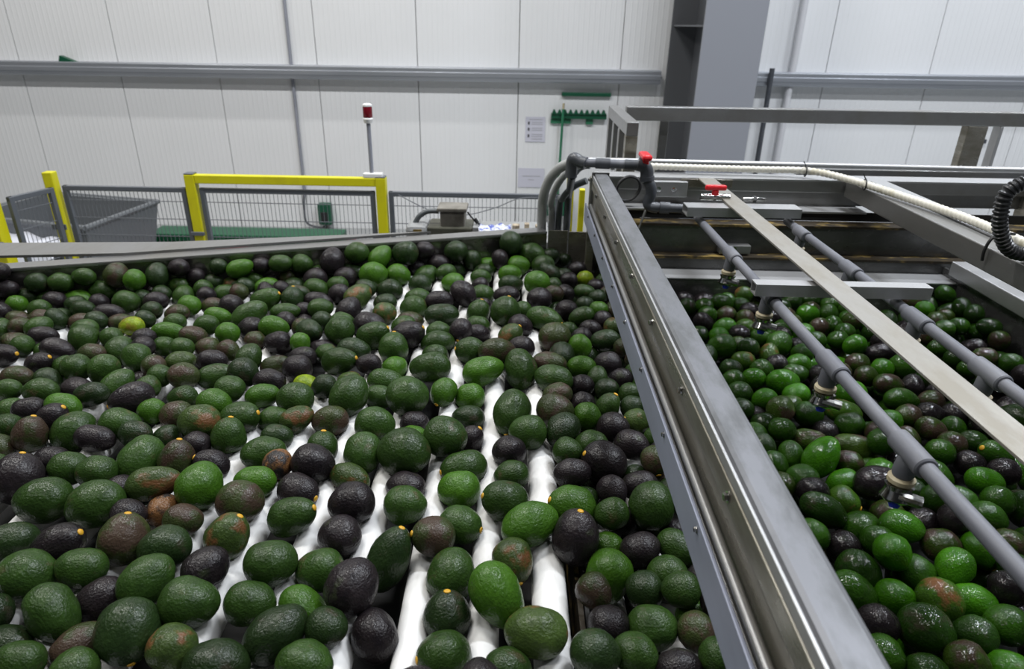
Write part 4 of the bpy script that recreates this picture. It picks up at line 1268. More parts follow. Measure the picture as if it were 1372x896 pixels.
258 2032 1285 29 28 173 -3 3 1 0
727 1682 1285 29 28 -179 -16 3 2 0
860 1272 1286 29 28 174 -2 4 2 0
990 1384 1286 29 28 173 -2 3 2 0
817 876 1283 29 28 177 -7 4 2 0
-1536 1772 1301 29 28 173 0 5 0 0
974 1821 1281 29 28 11 2 0 2 0
-787 2008 1288 29 28 8 -4 3 0 0
709 1957 1298 29 28 10 0 5 2 0
792 1773 1285 29 28 -19 9 4 2 1
809 1649 1287 29 28 173 -2 0 2 0
948 1419 1283 29 28 72 51 3 2 0
146 1690 1282 29 28 175 -6 0 1 0
1322 1686 1283 29 28 -57 -63 4 2 0
315 1911 1287 29 28 12 3 3 1 0
333 1821 1289 29 28 -79 -68 0 1 0
964 1928 1282 29 28 -178 -18 0 2 0
907 1770 1282 29 28 82 52 0 2 0
566 1322 1290 29 28 -176 -22 1 2 0
1213 1757 1284 29 28 170 4 0 2 0
744 1957 1255 29 28 -19 9 4 2 1
765 1957 1307 29 28 167 8 3 2 0
853 1939 1284 29 28 174 -5 2 2 0
759 1629 1277 29 28 6 -6 3 2 0
813 1185 1284 29 28 134 74 4 2 1
561 1814 1286 29 28 171 0 0 2 0
230 2107 1285 29 28 12 2 7 1 0
646 1733 1284 29 28 176 -7 5 2 0
-2320 299 1303 37 30 -32 7 2 0 2
-2328 397 1306 44 32 5 26 4 0 2
-2323 473 1308 47 35 97 3 0 0 2
-2339 555 1305 35 31 129 -33 2 0 2
-2340 650 1308 39 34 157 5 2 0 2
-2350 720 1302 34 29 42 -30 0 0 2
-2320 980 1301 42 31 -10 -9 2 0 2
-2335 1056 1309 48 35 -105 -8 1 0 2
-2347 1163 1304 37 30 -165 6 0 0 2
-2341 1244 1305 36 31 -149 -9 2 0 2
-2349 1312 1307 39 33 4 7 2 0 2
-2237 301 1307 40 33 -170 24 0 0 2
-2225 380 1306 36 32 49 17 3 0 2
-2238 555 1303 37 29 151 27 0 0 2
-2242 644 1304 40 30 -163 -26 3 0 2
-2228 725 1303 34 29 -47 -14 3 0 2
-2248 800 1304 38 31 -5 -5 2 0 2
-2230 913 1304 33 30 14 20 2 0 2
-2240 996 1307 40 32 -140 5 0 0 2
-2263 1060 1299 39 30 5 -8 1 0 2
-2233 1160 1309 43 36 136 26 2 0 2
-2233 1230 1303 40 30 -90 -24 2 0 2
-2246 1315 1305 36 31 80 5 3 0 2
-2246 1414 1309 40 36 62 43 2 0 2
-2248 1504 1309 49 35 63 0 0 0 2
-2137 386 1309 43 35 -10 25 4 0 2
-2137 476 1303 40 29 -74 -27 1 0 2
-2141 643 1306 39 32 -31 0 2 0 2
-2128 713 1306 37 33 -54 -15 1 0 2
-2142 813 1309 42 35 26 67 4 0 2
-2150 992 1303 34 30 14 23 3 0 2
-2127 1057 1307 42 34 69 56 0 0 2
-2140 1141 1308 45 34 48 -29 2 0 2
-2136 1224 1306 37 33 1 3 3 0 2
-2136 1326 1306 37 32 -61 -28 1 0 2
-2144 1430 1308 42 34 -59 2 4 0 2
-2038 291 1306 36 32 -116 21 4 0 2
-2031 387 1305 37 31 -79 -8 2 0 2
-2031 487 1306 44 32 -51 58 2 0 2
-2033 558 1310 49 36 -145 3 1 0 2
-2039 644 1310 48 36 -78 28 3 0 2
-2038 734 1305 36 31 15 17 2 0 2
-2042 814 1307 45 33 -96 6 2 0 2
-2033 986 1307 38 33 86 -30 2 0 2
-2048 1072 1308 42 35 140 20 3 0 2
-2049 1155 1307 40 34 -16 1 4 0 2
-2060 1246 1305 43 34 -30 26 4 0 2
-2063 1331 1303 43 33 103 -23 1 0 2
-2060 1414 1302 34 30 -149 -66 0 0 2
-2050 1488 1304 33 30 67 9 3 0 2
-2037 1573 1306 43 32 175 5 2 0 2
-1911 384 1304 44 34 -117 59 4 0 2
-1922 453 1303 38 30 123 24 2 0 2
-1949 541 1306 46 34 -170 24 0 0 2
-1945 623 1307 44 34 -76 32 4 0 2
-1937 719 1304 34 30 -100 21 4 0 2
-1938 804 1308 39 34 -130 19 0 0 2
-1940 991 1305 42 31 36 0 4 0 2
-1948 1130 1306 39 32 1 20 0 0 2
-1940 1227 1305 36 31 -170 32 0 0 2
-1947 1329 1307 44 32 -58 17 3 0 2
-1949 1413 1308 44 34 -106 54 2 0 2
-1947 1483 1307 39 33 1 74 2 0 2
-1944 1570 1309 40 35 36 -70 2 0 2
-1826 287 1305 43 31 175 8 3 0 2
-1819 388 1308 44 36 100 37 2 0 2
-1833 475 1310 45 36 -32 18 3 0 2
-1843 562 1309 47 36 46 -5 2 0 2
-1836 641 1306 42 32 -171 42 2 0 2
-1844 716 1307 43 33 50 37 2 0 2
-1836 821 1304 39 30 -136 16 4 0 2
-1840 897 1303 38 29 -141 -16 0 0 2
-1830 983 1304 39 31 162 13 1 0 2
-1848 1070 1304 36 30 -174 43 1 0 2
-1845 1159 1307 44 33 101 54 2 0 2
-1832 1239 1304 35 31 -104 0 3 0 2
-1829 1422 1302 35 30 -12 -26 0 0 2
-1845 1509 1307 44 33 58 -46 0 0 2
-1727 292 1309 41 35 67 0 0 0 2
-1736 386 1305 40 31 174 -29 2 0 2
-1737 455 1305 40 31 44 9 4 0 2
-1722 553 1302 41 29 -3 -2 1 0 2
-1734 629 1310 47 36 16 27 3 0 2
-1738 822 1306 36 32 -110 -37 2 0 2
-1739 1061 1304 39 30 48 0 4 0 2
-1737 1149 1310 48 36 91 19 3 0 2
-1740 1237 1308 47 34 5 -5 3 0 2
-1740 1321 1308 47 34 60 7 0 0 2
-1745 1395 1308 38 34 -92 -2 4 0 2
-1755 1483 1307 43 34 -12 57 4 0 2
-1743 1577 1307 38 33 149 -7 0 0 2
-1622 286 1308 39 35 103 -30 0 0 2
-1635 386 1309 42 35 -87 37 3 0 2
-1641 548 1304 38 30 -84 -47 2 0 2
-1625 738 1304 37 31 -88 6 2 0 2
-1622 967 1301 36 30 169 10 0 0 2
-1647 1321 1310 47 36 105 1 2 0 2
-1650 1472 1308 41 34 -17 7 3 0 2
-1640 1578 1306 41 32 115 19 2 0 2
-1528 307 1306 36 32 -53 11 2 0 2
-1539 391 1309 46 35 -122 2 2 0 2
-1545 465 1303 36 30 -12 -1 2 0 2
-1542 548 1308 42 34 37 -7 2 0 2
-1541 651 1304 38 30 -39 13 3 0 2
-1527 727 1304 34 31 97 17 2 0 2
-1535 814 1306 41 32 152 9 3 0 2
-1556 892 1304 38 33 -77 -4 3 0 2
-1533 973 1309 42 35 -31 -10 3 0 2
-1543 1050 1308 47 34 175 12 1 0 2
-1543 1237 1309 44 35 -65 -1 1 0 2
-1535 1311 1309 50 36 170 -30 3 0 2
-1531 1390 1305 42 33 179 34 2 0 2
-1535 1490 1304 38 31 -91 -4 2 0 2
-1558 1656 1302 40 29 128 -7 3 0 2
-1543 1715 1304 35 30 -54 -30 2 0 2
-1437 311 1306 40 32 12 5 3 0 2
-1426 388 1308 47 34 -124 17 3 0 2
-1432 481 1304 36 30 30 -73 0 0 2
-1439 583 1308 44 34 37 3 0 0 2
-1423 648 1304 39 31 1 -80 1 0 2
-1446 724 1306 39 33 105 -72 2 0 2
-1431 815 1306 43 33 61 31 4 0 2
-1444 883 1304 39 30 -48 -19 3 0 2
-1448 999 1308 48 35 -129 -11 3 0 2
-1432 1077 1306 43 33 160 4 1 0 2
-1436 1139 1303 37 30 -15 -37 0 0 2
-1446 1311 1309 46 35 -12 -53 3 0 2
-1453 1389 1304 36 31 -73 8 2 0 2
-1432 1489 1303 42 31 -105 -45 3 0 2
-1435 1574 1302 41 29 -142 -1 1 0 2
-1327 369 1308 38 34 -82 0 0 0 2
-1339 490 1304 40 30 -104 -82 4 0 2
-1330 563 1307 46 33 27 0 3 0 2
-1334 636 1308 43 34 97 -8 2 0 2
-1353 702 1302 41 31 -158 -14 2 0 2
-1345 801 1309 44 35 -160 9 2 0 2
-1337 883 1304 33 29 -18 3 2 0 2
-1346 964 1306 36 32 72 79 0 0 2
-1343 1078 1308 43 34 3 -35 4 0 2
-1334 1148 1306 40 33 7 21 3 0 2
-1335 1246 1307 41 33 158 -3 2 0 2
-1334 1338 1307 41 34 12 0 2 0 2
-1341 1494 1305 35 31 33 19 3 0 2
-1233 395 1308 47 34 103 -30 2 0 2
-1228 543 1307 40 33 -93 -45 0 0 2
-1228 643 1304 42 30 -136 -11 3 0 2
-1245 816 1303 36 30 -124 5 2 0 2
-1233 1151 1303 39 29 -4 45 3 0 2
-1244 1228 1305 42 31 8 23 2 0 2
-1233 1320 1308 44 35 152 59 0 0 2
-1133 385 1306 35 31 -138 16 2 0 2
-1137 456 1310 40 36 -135 18 1 0 2
-1142 531 1305 37 31 -94 -43 2 0 2
-1144 641 1307 38 34 130 6 0 0 2
-1125 730 1304 41 32 109 -1 2 0 2
-1143 813 1309 40 35 -128 -10 3 0 2
-1128 902 1308 45 35 -111 -19 0 0 2
-1143 987 1305 37 31 -64 -16 0 0 2
-1138 1063 1305 42 31 26 26 1 0 2
-1132 1154 1307 47 34 101 9 2 0 2
-1033 299 1309 41 35 -32 13 3 0 2
-1038 570 1307 44 33 -18 17 4 0 2
-1028 648 1307 41 33 145 -18 3 0 2
-1042 889 1304 38 30 -112 8 4 0 2
-1040 973 1306 40 32 -84 16 3 0 2
-927 301 1306 40 32 24 -30 0 0 2
-938 399 1308 46 34 81 -7 0 0 2
-939 486 1306 40 32 145 12 2 0 2
-927 557 1303 34 29 104 -2 2 0 2
-937 630 1304 42 30 128 24 2 0 2
-935 740 1305 37 31 69 -57 1 0 2
-941 809 1308 44 34 53 24 0 0 2
-932 897 1305 35 31 -134 -2 0 0 2
-832 302 1307 42 33 -79 21 2 0 2
-826 376 1308 44 34 115 52 2 0 2
-836 468 1305 36 31 166 7 0 0 2
-828 559 1306 39 32 -172 -17 0 0 2
-835 656 1304 33 30 -161 -28 2 0 2
-740 308 1307 44 34 -56 9 2 0 2
-723 380 1308 45 35 23 -7 2 0 2
-730 462 1304 41 29 25 -32 4 0 2
-621 312 1306 36 33 -56 61 4 0 2
-626 383 1307 39 33 74 -11 3 0 2
-628 472 1306 37 32 -24 13 2 0 2
-514 296 1305 38 34 18 12 3 0 2
-533 369 1306 37 32 140 -69 1 0 2
-427 318 1304 39 30 -66 -34 3 0 2
-433 487 1306 40 32 -80 -50 0 0 2
-335 316 1308 42 34 158 18 1 0 2
-341 390 1306 45 33 -70 9 3 0 2
-223 308 1308 39 34 -122 -18 1 0 2
-236 456 1308 47 34 -24 12 2 0 2
-234 535 1309 44 35 152 -14 2 0 2
-128 310 1303 33 29 -21 -18 3 0 2
-150 390 1300 37 29 -27 -31 0 0 2
-119 555 1304 39 32 43 18 3 0 2
-25 295 1309 44 36 17 -2 2 0 2
-42 478 1303 41 30 165 48 4 0 2
-32 561 1307 39 33 98 23 3 0 2
-2340 808 1308 42 34 176 -6 4 0 2
-2334 886 1308 39 34 43 35 3 0 2
-2333 1379 1303 42 30 -91 4 2 0 2
-2345 1454 1307 43 33 -82 -1 3 0 2
-2222 474 1307 39 34 -121 65 3 0 2
-2135 552 1306 36 31 31 11 3 0 2
-2141 892 1308 43 34 -158 10 2 0 2
-2146 1520 1305 35 31 153 -17 3 0 2
-2033 892 1307 45 33 -37 29 2 0 2
-1935 896 1307 46 33 82 17 2 0 2
-1856 1311 1302 40 30 -145 -67 2 0 2
-1848 1588 1308 47 34 91 59 2 0 2
-1748 965 1309 43 36 27 -25 2 0 2
-1748 1651 1305 36 31 178 57 2 0 2
-1642 472 1307 38 33 -153 -64 2 0 2
-1629 617 1308 44 34 -113 29 2 0 2
-1649 801 1303 34 30 -1 42 0 0 2
-1639 884 1307 37 32 -124 74 2 0 2
-1651 1025 1309 40 36 92 54 4 0 2
-1646 1091 1303 40 29 141 23 3 0 2
-1635 1177 1303 35 29 50 52 4 0 2
-1647 1242 1306 41 32 76 3 3 0 2
-1640 1395 1306 37 32 91 -37 2 0 2
-1643 1675 1306 41 32 -134 5 3 0 2
-1542 1166 1307 39 33 -10 20 3 0 2
-1536 1593 1302 40 29 -136 19 2 0 2
-1435 1243 1305 38 31 -103 10 2 0 2
-1229 469 1305 41 31 -170 -6 3 0 2
-1239 897 1308 41 34 -101 24 4 0 2
-1229 966 1304 36 31 57 1 2 0 2
-1035 396 1307 41 33 -59 3 3 0 2
-1034 476 1303 35 29 73 -10 3 0 2
-1035 756 1308 44 34 -51 -20 4 0 2
-1027 822 1303 36 30 60 45 2 0 2
-841 754 1305 36 30 -15 -15 3 0 2
-738 543 1304 35 30 -168 42 2 0 2
-751 1869 1303 39 29 131 44 3 0 2
-540 473 1306 39 32 43 17 2 0 2
-542 1594 1308 47 34 -49 13 2 0 2
-444 411 1304 39 31 168 -2 2 0 2
118 897 1235 41 29 -160 -12 2 1 2
102 1158 1301 43 36 -125 -7 2 1 2
127 1216 1232 47 35 -75 15 0 1 2
122 1294 1234 39 32 -96 -1 4 1 2
125 1359 1236 37 30 -24 3 2 1 2
129 1425 1235 46 36 152 8 3 1 2
121 1519 1293 47 34 87 -5 2 1 2
122 1567 1234 44 33 99 -8 2 1 2
123 1648 1235 48 36 23 -3 3 1 2
118 1756 1256 42 31 -87 -27 4 1 2
136 1812 1227 37 33 -149 78 2 1 2
118 1872 1254 42 30 62 43 2 1 2
111 2105 1300 45 34 165 42 2 1 2
120 2229 1251 42 33 -165 -8 0 1 2
163 1015 1231 43 35 12 -25 3 1 2
171 1089 1228 46 34 -116 -4 2 1 2
181 1168 1236 45 33 82 -34 2 1 2
187 1280 1232 41 30 -163 -2 3 1 2
190 1355 1234 36 32 13 10 2 1 2
197 1475 1230 46 35 100 -3 2 1 2
190 1618 1234 42 32 172 -34 2 1 2
189 1749 1234 36 31 170 -60 2 1 2
176 1895 1235 41 30 -57 -35 0 1 2
182 2012 1235 33 30 -50 6 2 1 2
180 2097 1230 47 34 -112 -2 2 1 2
182 2213 1235 33 30 36 5 3 1 2
229 292 1234 42 31 -81 4 4 1 2
235 369 1235 48 36 29 8 4 1 2
258 442 1234 41 34 86 27 3 1 2
248 823 1232 44 36 -25 6 2 1 2
249 949 1235 36 31 -34 -38 2 1 2
263 1010 1227 38 32 148 12 0 1 2
243 1565 1235 39 34 153 35 4 1 2
263 1683 1233 38 30 -140 -40 2 1 2
241 1882 1234 40 34 63 32 2 1 2
244 2003 1235 39 29 -44 12 3 1 2
245 2077 1235 34 30 148 -42 2 1 2
241 2145 1236 46 35 -174 -50 4 1 2
306 631 1231 40 31 60 13 2 1 2
297 1351 1233 42 33 108 -2 2 1 2
299 1489 1235 37 32 -7 8 3 1 2
307 1619 1235 38 29 40 -1 2 1 2
295 1801 1234 45 35 55 -35 0 1 2
315 1937 1235 34 29 -50 23 0 1 2
318 2011 1235 36 29 -62 -1 3 1 2
312 2147 1234 38 31 42 -4 0 1 2
371 289 1235 40 34 -179 14 0 1 2
365 361 1227 47 34 -116 22 3 1 2
367 434 1244 40 36 -97 -7 3 1 2
375 500 1224 41 33 -147 -20 2 1 2
375 567 1234 42 33 157 -21 2 1 2
385 631 1234 35 30 76 15 2 1 2
367 692 1235 37 33 95 -12 2 1 2
380 757 1233 39 34 4 -31 3 1 2
365 824 1235 39 33 124 14 3 1 2
376 903 1235 43 36 -58 -11 3 1 2
357 1026 1235 34 30 89 28 4 1 2
362 1089 1235 46 33 -155 50 3 1 2
355 1161 1233 40 34 -96 6 3 1 2
364 1292 1235 43 31 -7 13 4 1 2
360 1362 1234 38 30 -41 14 2 1 2
376 1423 1235 39 33 12 1 2 1 2
367 1494 1235 44 35 75 21 0 1 2
359 1566 1235 44 33 17 43 2 1 2
365 1694 1234 39 33 -52 -8 2 1 2
364 1835 1233 44 35 20 -19 2 1 2
372 2070 1234 38 34 -101 17 3 1 2
379 2140 1236 39 35 -7 -12 3 1 2
367 2207 1235 37 34 -111 -9 2 1 2
193 328 1276 37 32 161 -8 0 1 2
196 470 1275 42 35 165 -18 0 1 2
207 540 1275 41 31 50 13 3 1 2
272 539 1275 40 32 69 28 2 1 2
316 316 1275 41 36 132 14 3 1 2
322 389 1278 45 35 102 32 3 1 2
305 458 1275 42 31 -130 21 4 1 2
348 522 1283 46 33 87 14 3 1 2
322 589 1273 39 32 157 14 3 1 2
322 2234 1276 45 34 82 -18 2 1 2
385 1196 1277 37 30 -66 27 2 1 2
378 1647 1276 45 33 -132 -23 3 1 2
385 1787 1276 41 30 -110 5 0 1 2
380 1921 1275 41 32 -88 7 4 1 2
380 1995 1275 37 33 4 -21 2 1 2
470 300 1232 41 31 -70 -69 1 2 2
458 377 1232 37 33 -134 59 0 2 2
460 494 1220 46 35 134 -10 3 2 2
457 575 1234 42 32 42 33 2 2 2
473 653 1232 35 31 115 8 1 2 2
462 778 1231 46 34 -52 41 2 2 2
458 848 1234 39 33 -146 4 2 2 2
455 982 1232 36 30 -84 -17 3 2 2
467 1047 1232 34 31 -53 -38 1 2 2
459 1112 1232 42 33 -5 25 3 2 2
459 1177 1232 40 31 -26 1 2 2 2
458 1245 1232 37 33 -118 2 4 2 2
460 1318 1232 45 35 -110 -15 0 2 2
456 1396 1232 39 31 34 -6 1 2 2
457 1523 1231 38 32 80 35 4 2 2
460 1595 1232 34 31 -109 -3 3 2 2
458 1660 1232 43 33 -147 4 2 2 2
473 1729 1232 40 34 19 14 2 2 2
468 1873 1232 36 31 -104 -59 3 2 2
460 1938 1232 45 35 164 20 3 2 2
522 380 1232 34 30 -44 54 4 2 2
533 508 1228 44 32 31 -31 3 2 2
523 572 1233 39 34 -105 -33 3 2 2
514 704 1230 37 30 53 -19 4 2 2
522 835 1227 36 29 69 3 3 2 2
531 912 1229 42 31 -28 30 4 2 2
535 1399 1231 35 31 59 -7 2 2 2
534 1528 1232 38 30 -110 33 1 2 2
523 1777 1230 38 33 58 -11 2 2 2
590 300 1232 37 32 148 -8 2 2 2
599 375 1232 47 34 -159 -14 0 2 2
584 443 1226 47 34 162 70 2 2 2
599 505 1247 39 33 -45 30 2 2 2
608 572 1232 41 35 -69 46 3 2 2
584 723 1229 36 31 -58 4 1 2 2
581 1037 1228 44 35 -9 -9 2 2 2
588 1132 1231 33 30 29 4 4 2 2
585 1260 1230 43 31 170 -8 2 2 2
584 1330 1231 43 32 170 -7 3 2 2
604 1388 1232 36 30 -59 -15 2 2 2
586 1457 1232 39 30 64 41 3 2 2
590 1587 1228 45 33 110 13 2 2 2
591 1661 1228 39 32 -96 0 3 2 2
603 1855 1231 39 30 62 -43 3 2 2
662 292 1227 36 31 -115 -8 2 2 2
650 435 1231 39 29 -156 -19 2 2 2
660 499 1220 47 35 -140 -32 2 2 2
649 710 1231 43 34 -135 10 1 2 2
657 781 1225 45 35 -4 8 1 2 2
656 848 1227 37 33 -94 -6 2 2 2
634 983 1227 43 35 -60 33 2 2 2
658 1052 1223 45 35 -163 -8 2 2 2
658 1264 1232 42 35 95 -45 2 2 2
653 1456 1232 40 31 -91 -20 1 2 2
666 1530 1232 36 29 122 18 1 2 2
658 1911 1228 45 36 -136 32 2 2 2
707 370 1228 49 35 -180 35 4 2 2
718 438 1225 47 34 -63 -61 3 2 2
729 519 1231 35 31 -152 -29 2 2 2
725 652 1231 38 30 -98 -14 2 2 2
700 980 1232 38 32 68 20 3 2 2
727 1048 1233 38 30 111 17 2 2 2
726 1187 1228 39 29 -133 -12 3 2 2
733 1530 1232 36 32 -75 16 3 2 2
714 1729 1231 42 32 127 -13 0 2 2
702 1801 1231 48 35 176 -32 1 2 2
717 1863 1232 38 30 -169 -6 0 2 2
788 313 1232 46 35 -137 7 4 2 2
786 439 1232 39 30 -173 0 0 2 2
802 579 1232 42 32 12 -11 1 2 2
775 705 1232 41 31 -108 -9 3 2 2
772 781 1232 45 33 -78 4 3 2 2
793 849 1232 40 31 -21 29 2 2 2
773 993 1225 48 35 114 -43 2 2 2
794 1129 1229 44 32 93 43 3 2 2
777 1597 1232 34 30 -162 -21 1 2 2
787 1727 1231 46 34 43 -5 1 2 2
778 1795 1231 39 33 33 6 2 2 2
842 381 1230 46 35 40 -13 3 2 2
829 501 1232 36 31 90 -6 0 2 2
839 641 1228 45 35 -58 -3 2 2 2
858 714 1233 42 35 -144 -10 4 2 2
849 789 1226 49 36 -115 23 2 2 2
843 913 1231 42 34 -42 -36 2 2 2
838 980 1232 38 29 -121 -15 0 2 2
843 1184 1230 47 35 13 18 2 2 2
847 1253 1230 41 31 -94 -18 3 2 2
829 1326 1232 43 31 117 2 3 2 2
843 1519 1232 39 31 55 -1 3 2 2
850 1589 1232 50 35 22 4 1 2 2
842 1655 1232 34 29 -66 -60 2 2 2
858 1725 1230 38 34 80 -30 0 2 2
841 1798 1232 35 29 -131 27 1 2 2
843 1870 1230 43 31 -97 45 0 2 2
833 1942 1218 43 35 -102 5 0 2 2
917 296 1232 35 32 -38 11 2 2 2
910 368 1231 45 33 90 22 4 2 2
888 442 1227 44 32 -62 4 4 2 2
923 504 1226 42 35 -156 0 2 2 2
902 570 1228 45 34 -93 -60 3 2 2
909 647 1221 47 36 79 -1 3 2 2
916 781 1233 39 29 -146 -15 2 2 2
904 930 1232 35 30 -103 -69 2 2 2
913 1321 1229 39 34 -50 -10 2 2 2
903 1390 1230 42 35 -66 44 0 2 2
906 1465 1231 45 36 -61 9 0 2 2
925 1582 1230 36 30 -83 10 4 2 2
912 1661 1232 39 29 -128 7 4 2 2
914 1800 1231 39 30 -149 29 3 2 2
919 1934 1223 42 30 167 9 2 2 2
977 355 1232 49 35 82 -22 4 2 2
970 429 1232 35 31 79 -3 3 2 2
984 573 1229 39 32 158 20 2 2 2
980 640 1233 41 35 54 -8 0 2 2
963 711 1227 48 35 -122 -13 2 2 2
984 782 1232 36 32 -52 19 1 2 2
971 851 1231 44 34 67 -33 3 2 2
967 979 1232 39 30 172 29 3 2 2
985 1047 1219 48 35 -80 4 2 2 2
967 1130 1229 49 36 -72 16 2 2 2
972 1259 1229 43 34 -7 -13 2 2 2
971 1392 1230 41 33 61 -18 3 2 2
965 1529 1229 36 31 127 -16 3 2 2
973 1648 1231 40 32 90 -12 2 2 2
954 1730 1232 40 30 24 -40 2 2 2
964 1875 1232 38 33 129 -3 3 2 2
1032 300 1230 45 36 163 -8 2 2 2
1042 365 1233 34 30 17 11 2 2 2
1043 431 1232 34 30 -62 -31 0 2 2
1032 498 1232 41 33 96 -71 2 2 2
1046 653 1232 40 31 -136 -41 3 2 2
1039 854 1232 43 33 76 -40 3 2 2
1030 932 1232 39 30 -137 -17 2 2 2
1053 1110 1232 41 30 -42 -9 0 2 2
1027 1184 1224 43 31 134 -2 1 2 2
1034 1375 1231 39 32 155 -34 0 2 2
1024 1447 1232 43 34 108 -4 4 2 2
1037 1533 1232 41 34 -116 -11 3 2 2
1030 1733 1232 34 30 -12 31 1 2 2
1039 1800 1232 40 32 135 -45 0 2 2
1037 1865 1232 35 30 68 50 0 2 2
1042 1932 1232 39 35 -95 2 2 2 2
1110 288 1230 45 34 -48 -14 3 2 2
1106 372 1231 40 30 34 -29 2 2 2
1095 498 1225 42 32 99 48 4 2 2
1097 574 1232 41 35 -132 -2 3 2 2
1111 643 1232 40 30 124 7 2 2 2
1105 714 1232 38 30 24 29 1 2 2
1105 789 1232 41 31 180 -29 2 2 2
1095 916 1228 44 35 -157 40 3 2 2
1100 985 1231 40 33 -119 33 2 2 2
1101 1181 1231 43 34 143 3 4 2 2
1108 1243 1229 34 30 -125 -43 3 2 2
1091 1331 1228 42 34 -23 18 3 2 2
1101 1397 1233 37 32 52 -15 2 2 2
1093 1459 1232 44 32 126 -77 2 2 2
1100 1584 1232 41 35 122 20 3 2 2
1093 1665 1231 46 36 174 -10 2 2 2
1094 1734 1233 41 31 133 -27 1 2 2
1177 366 1231 44 32 47 -13 0 2 2
1155 433 1227 47 34 -128 23 4 2 2
1165 507 1234 45 36 166 0 4 2 2
1172 844 1229 39 31 -100 -17 4 2 2
1164 920 1233 36 31 51 -19 3 2 2
1168 1055 1232 39 30 -130 37 4 2 2
1152 1124 1230 44 32 -37 -36 0 2 2
1170 1188 1232 35 31 -101 24 2 2 2
1163 1320 1232 40 32 3 19 0 2 2
1167 1387 1232 46 35 -141 -40 3 2 2
1161 1523 1232 39 33 89 16 2 2 2
1168 1592 1232 40 33 65 36 2 2 2
1170 1665 1231 42 32 148 9 2 2 2
1160 1730 1232 37 31 22 10 1 2 2
1171 1858 1232 46 33 -137 -11 3 2 2
1152 1939 1232 47 35 61 -9 2 2 2
1235 311 1230 40 30 -134 -69 0 2 2
1249 439 1228 37 33 147 -7 4 2 2
1240 506 1232 44 34 108 68 3 2 2
1233 576 1232 46 33 -131 -14 2 2 2
1226 648 1231 38 35 -109 5 3 2 2
1227 780 1229 41 30 19 25 2 2 2
1249 912 1232 43 35 178 -22 1 2 2
1218 990 1232 34 30 -150 37 2 2 2
1223 1106 1232 43 35 74 -18 2 2 2
1233 1182 1232 41 31 -128 -16 2 2 2
1212 1246 1232 42 34 -120 1 4 2 2
1250 1335 1230 41 32 59 -5 0 2 2
1237 1411 1232 41 34 71 -19 4 2 2
1226 1516 1230 37 31 3 -36 3 2 2
1240 1659 1233 37 33 -31 -31 0 2 2
1218 1936 1227 42 31 78 36 2 2 2
1296 302 1232 40 29 116 -9 3 2 2
1294 373 1228 45 35 127 44 3 2 2
1310 505 1233 40 32 8 8 3 2 2
1303 571 1232 42 33 -127 25 3 2 2
1295 644 1232 50 36 63 -76 2 2 2
1309 712 1232 39 31 100 18 2 2 2
1293 780 1232 36 31 40 -45 2 2 2
1286 850 1232 40 33 -106 36 3 2 2
1291 972 1232 44 36 30 -60 1 2 2
1289 1050 1232 33 30 -83 54 4 2 2
1290 1113 1232 40 34 49 54 2 2 2
1290 1236 1231 43 33 96 -4 4 2 2
1299 1391 1227 36 32 66 -6 2 2 2
1303 1473 1229 45 35 -104 10 3 2 2
1309 1581 1231 41 36 130 -64 4 2 2
1306 1657 1231 47 34 106 -22 2 2 2
1303 1732 1231 46 33 176 18 3 2 2
1277 1800 1226 46 35 -92 -21 2 2 2
1278 1916 1226 37 29 -113 -19 0 2 2
479 464 1283 44 35 145 23 1 2 2
475 932 1270 45 36 -170 39 2 2 2
463 1477 1276 38 31 58 -29 4 2 2
548 339 1275 34 29 -171 -34 1 2 2
548 473 1281 37 32 -83 -9 0 2 2
672 330 1283 46 33 -113 -10 0 2 2
665 402 1279 45 32 31 -2 3 2 2
672 548 1279 46 36 -139 15 2 2 2
737 330 1276 39 29 -62 19 0 2 2
736 480 1286 43 35 -136 42 2 2 2
741 600 1276 45 36 -118 36 3 2 2
806 808 1281 44 32 137 15 2 2 2
871 341 1278 40 35 81 -19 3 2 2
856 457 1278 36 29 135 -4 0 2 2
862 601 1280 44 34 23 9 3 2 2
936 461 1275 40 30 -144 15 4 2 2
928 541 1287 40 35 77 49 3 2 2
927 677 1280 38 33 -105 34 3 2 2
931 880 1276 46 34 51 -20 3 2 2
993 533 1278 40 29 116 -10 3 2 2
1006 737 1283 41 34 -103 -41 2 2 2
986 937 1275 33 30 -157 -3 2 2 2
990 1016 1285 41 31 132 -73 3 2 2
1028 592 1275 32 29 131 -4 0 2 2
1058 1021 1275 45 34 78 3 3 2 2
1125 330 1278 36 30 169 5 2 2 2
1135 389 1282 40 29 133 -41 1 2 2
1126 537 1280 43 31 -142 -34 1 2 2
1111 860 1278 46 33 -55 29 4 2 2
1139 1004 1276 42 31 128 -5 1 2 2
1118 1087 1277 43 34 -156 -8 1 2 2
1107 1283 1280 42 34 -59 16 2 2 2
1191 316 1279 41 34 131 -32 3 2 2
1187 609 1275 45 35 111 -14 2 2 2
1182 738 1275 33 29 16 41 2 2 2
1192 806 1280 44 35 125 -2 4 2 2
1236 400 1279 47 34 -160 -50 3 2 2
1246 742 1275 41 31 173 -19 4 2 2
1260 1153 1276 37 29 156 23 2 2 2
1248 1286 1277 40 32 124 1 3 2 2
1254 1481 1278 39 34 -137 63 3 2 2
1305 419 1279 40 31 -38 -12 4 2 2
1312 1283 1275 39 29 62 8 2 2 2
1311 1351 1281 42 34 -46 22 2 2 2
'''
rows = [l.split() for l in AVO.strip().splitlines()]
WORD = {'g': 'green', 'b': 'bright green', 'd': 'dark green', 'p': 'purple-black', 'm': 'mottled brown-green', 'o': 'brown-patched green', 'c': 'brown', 'y': 'yellow-green'}
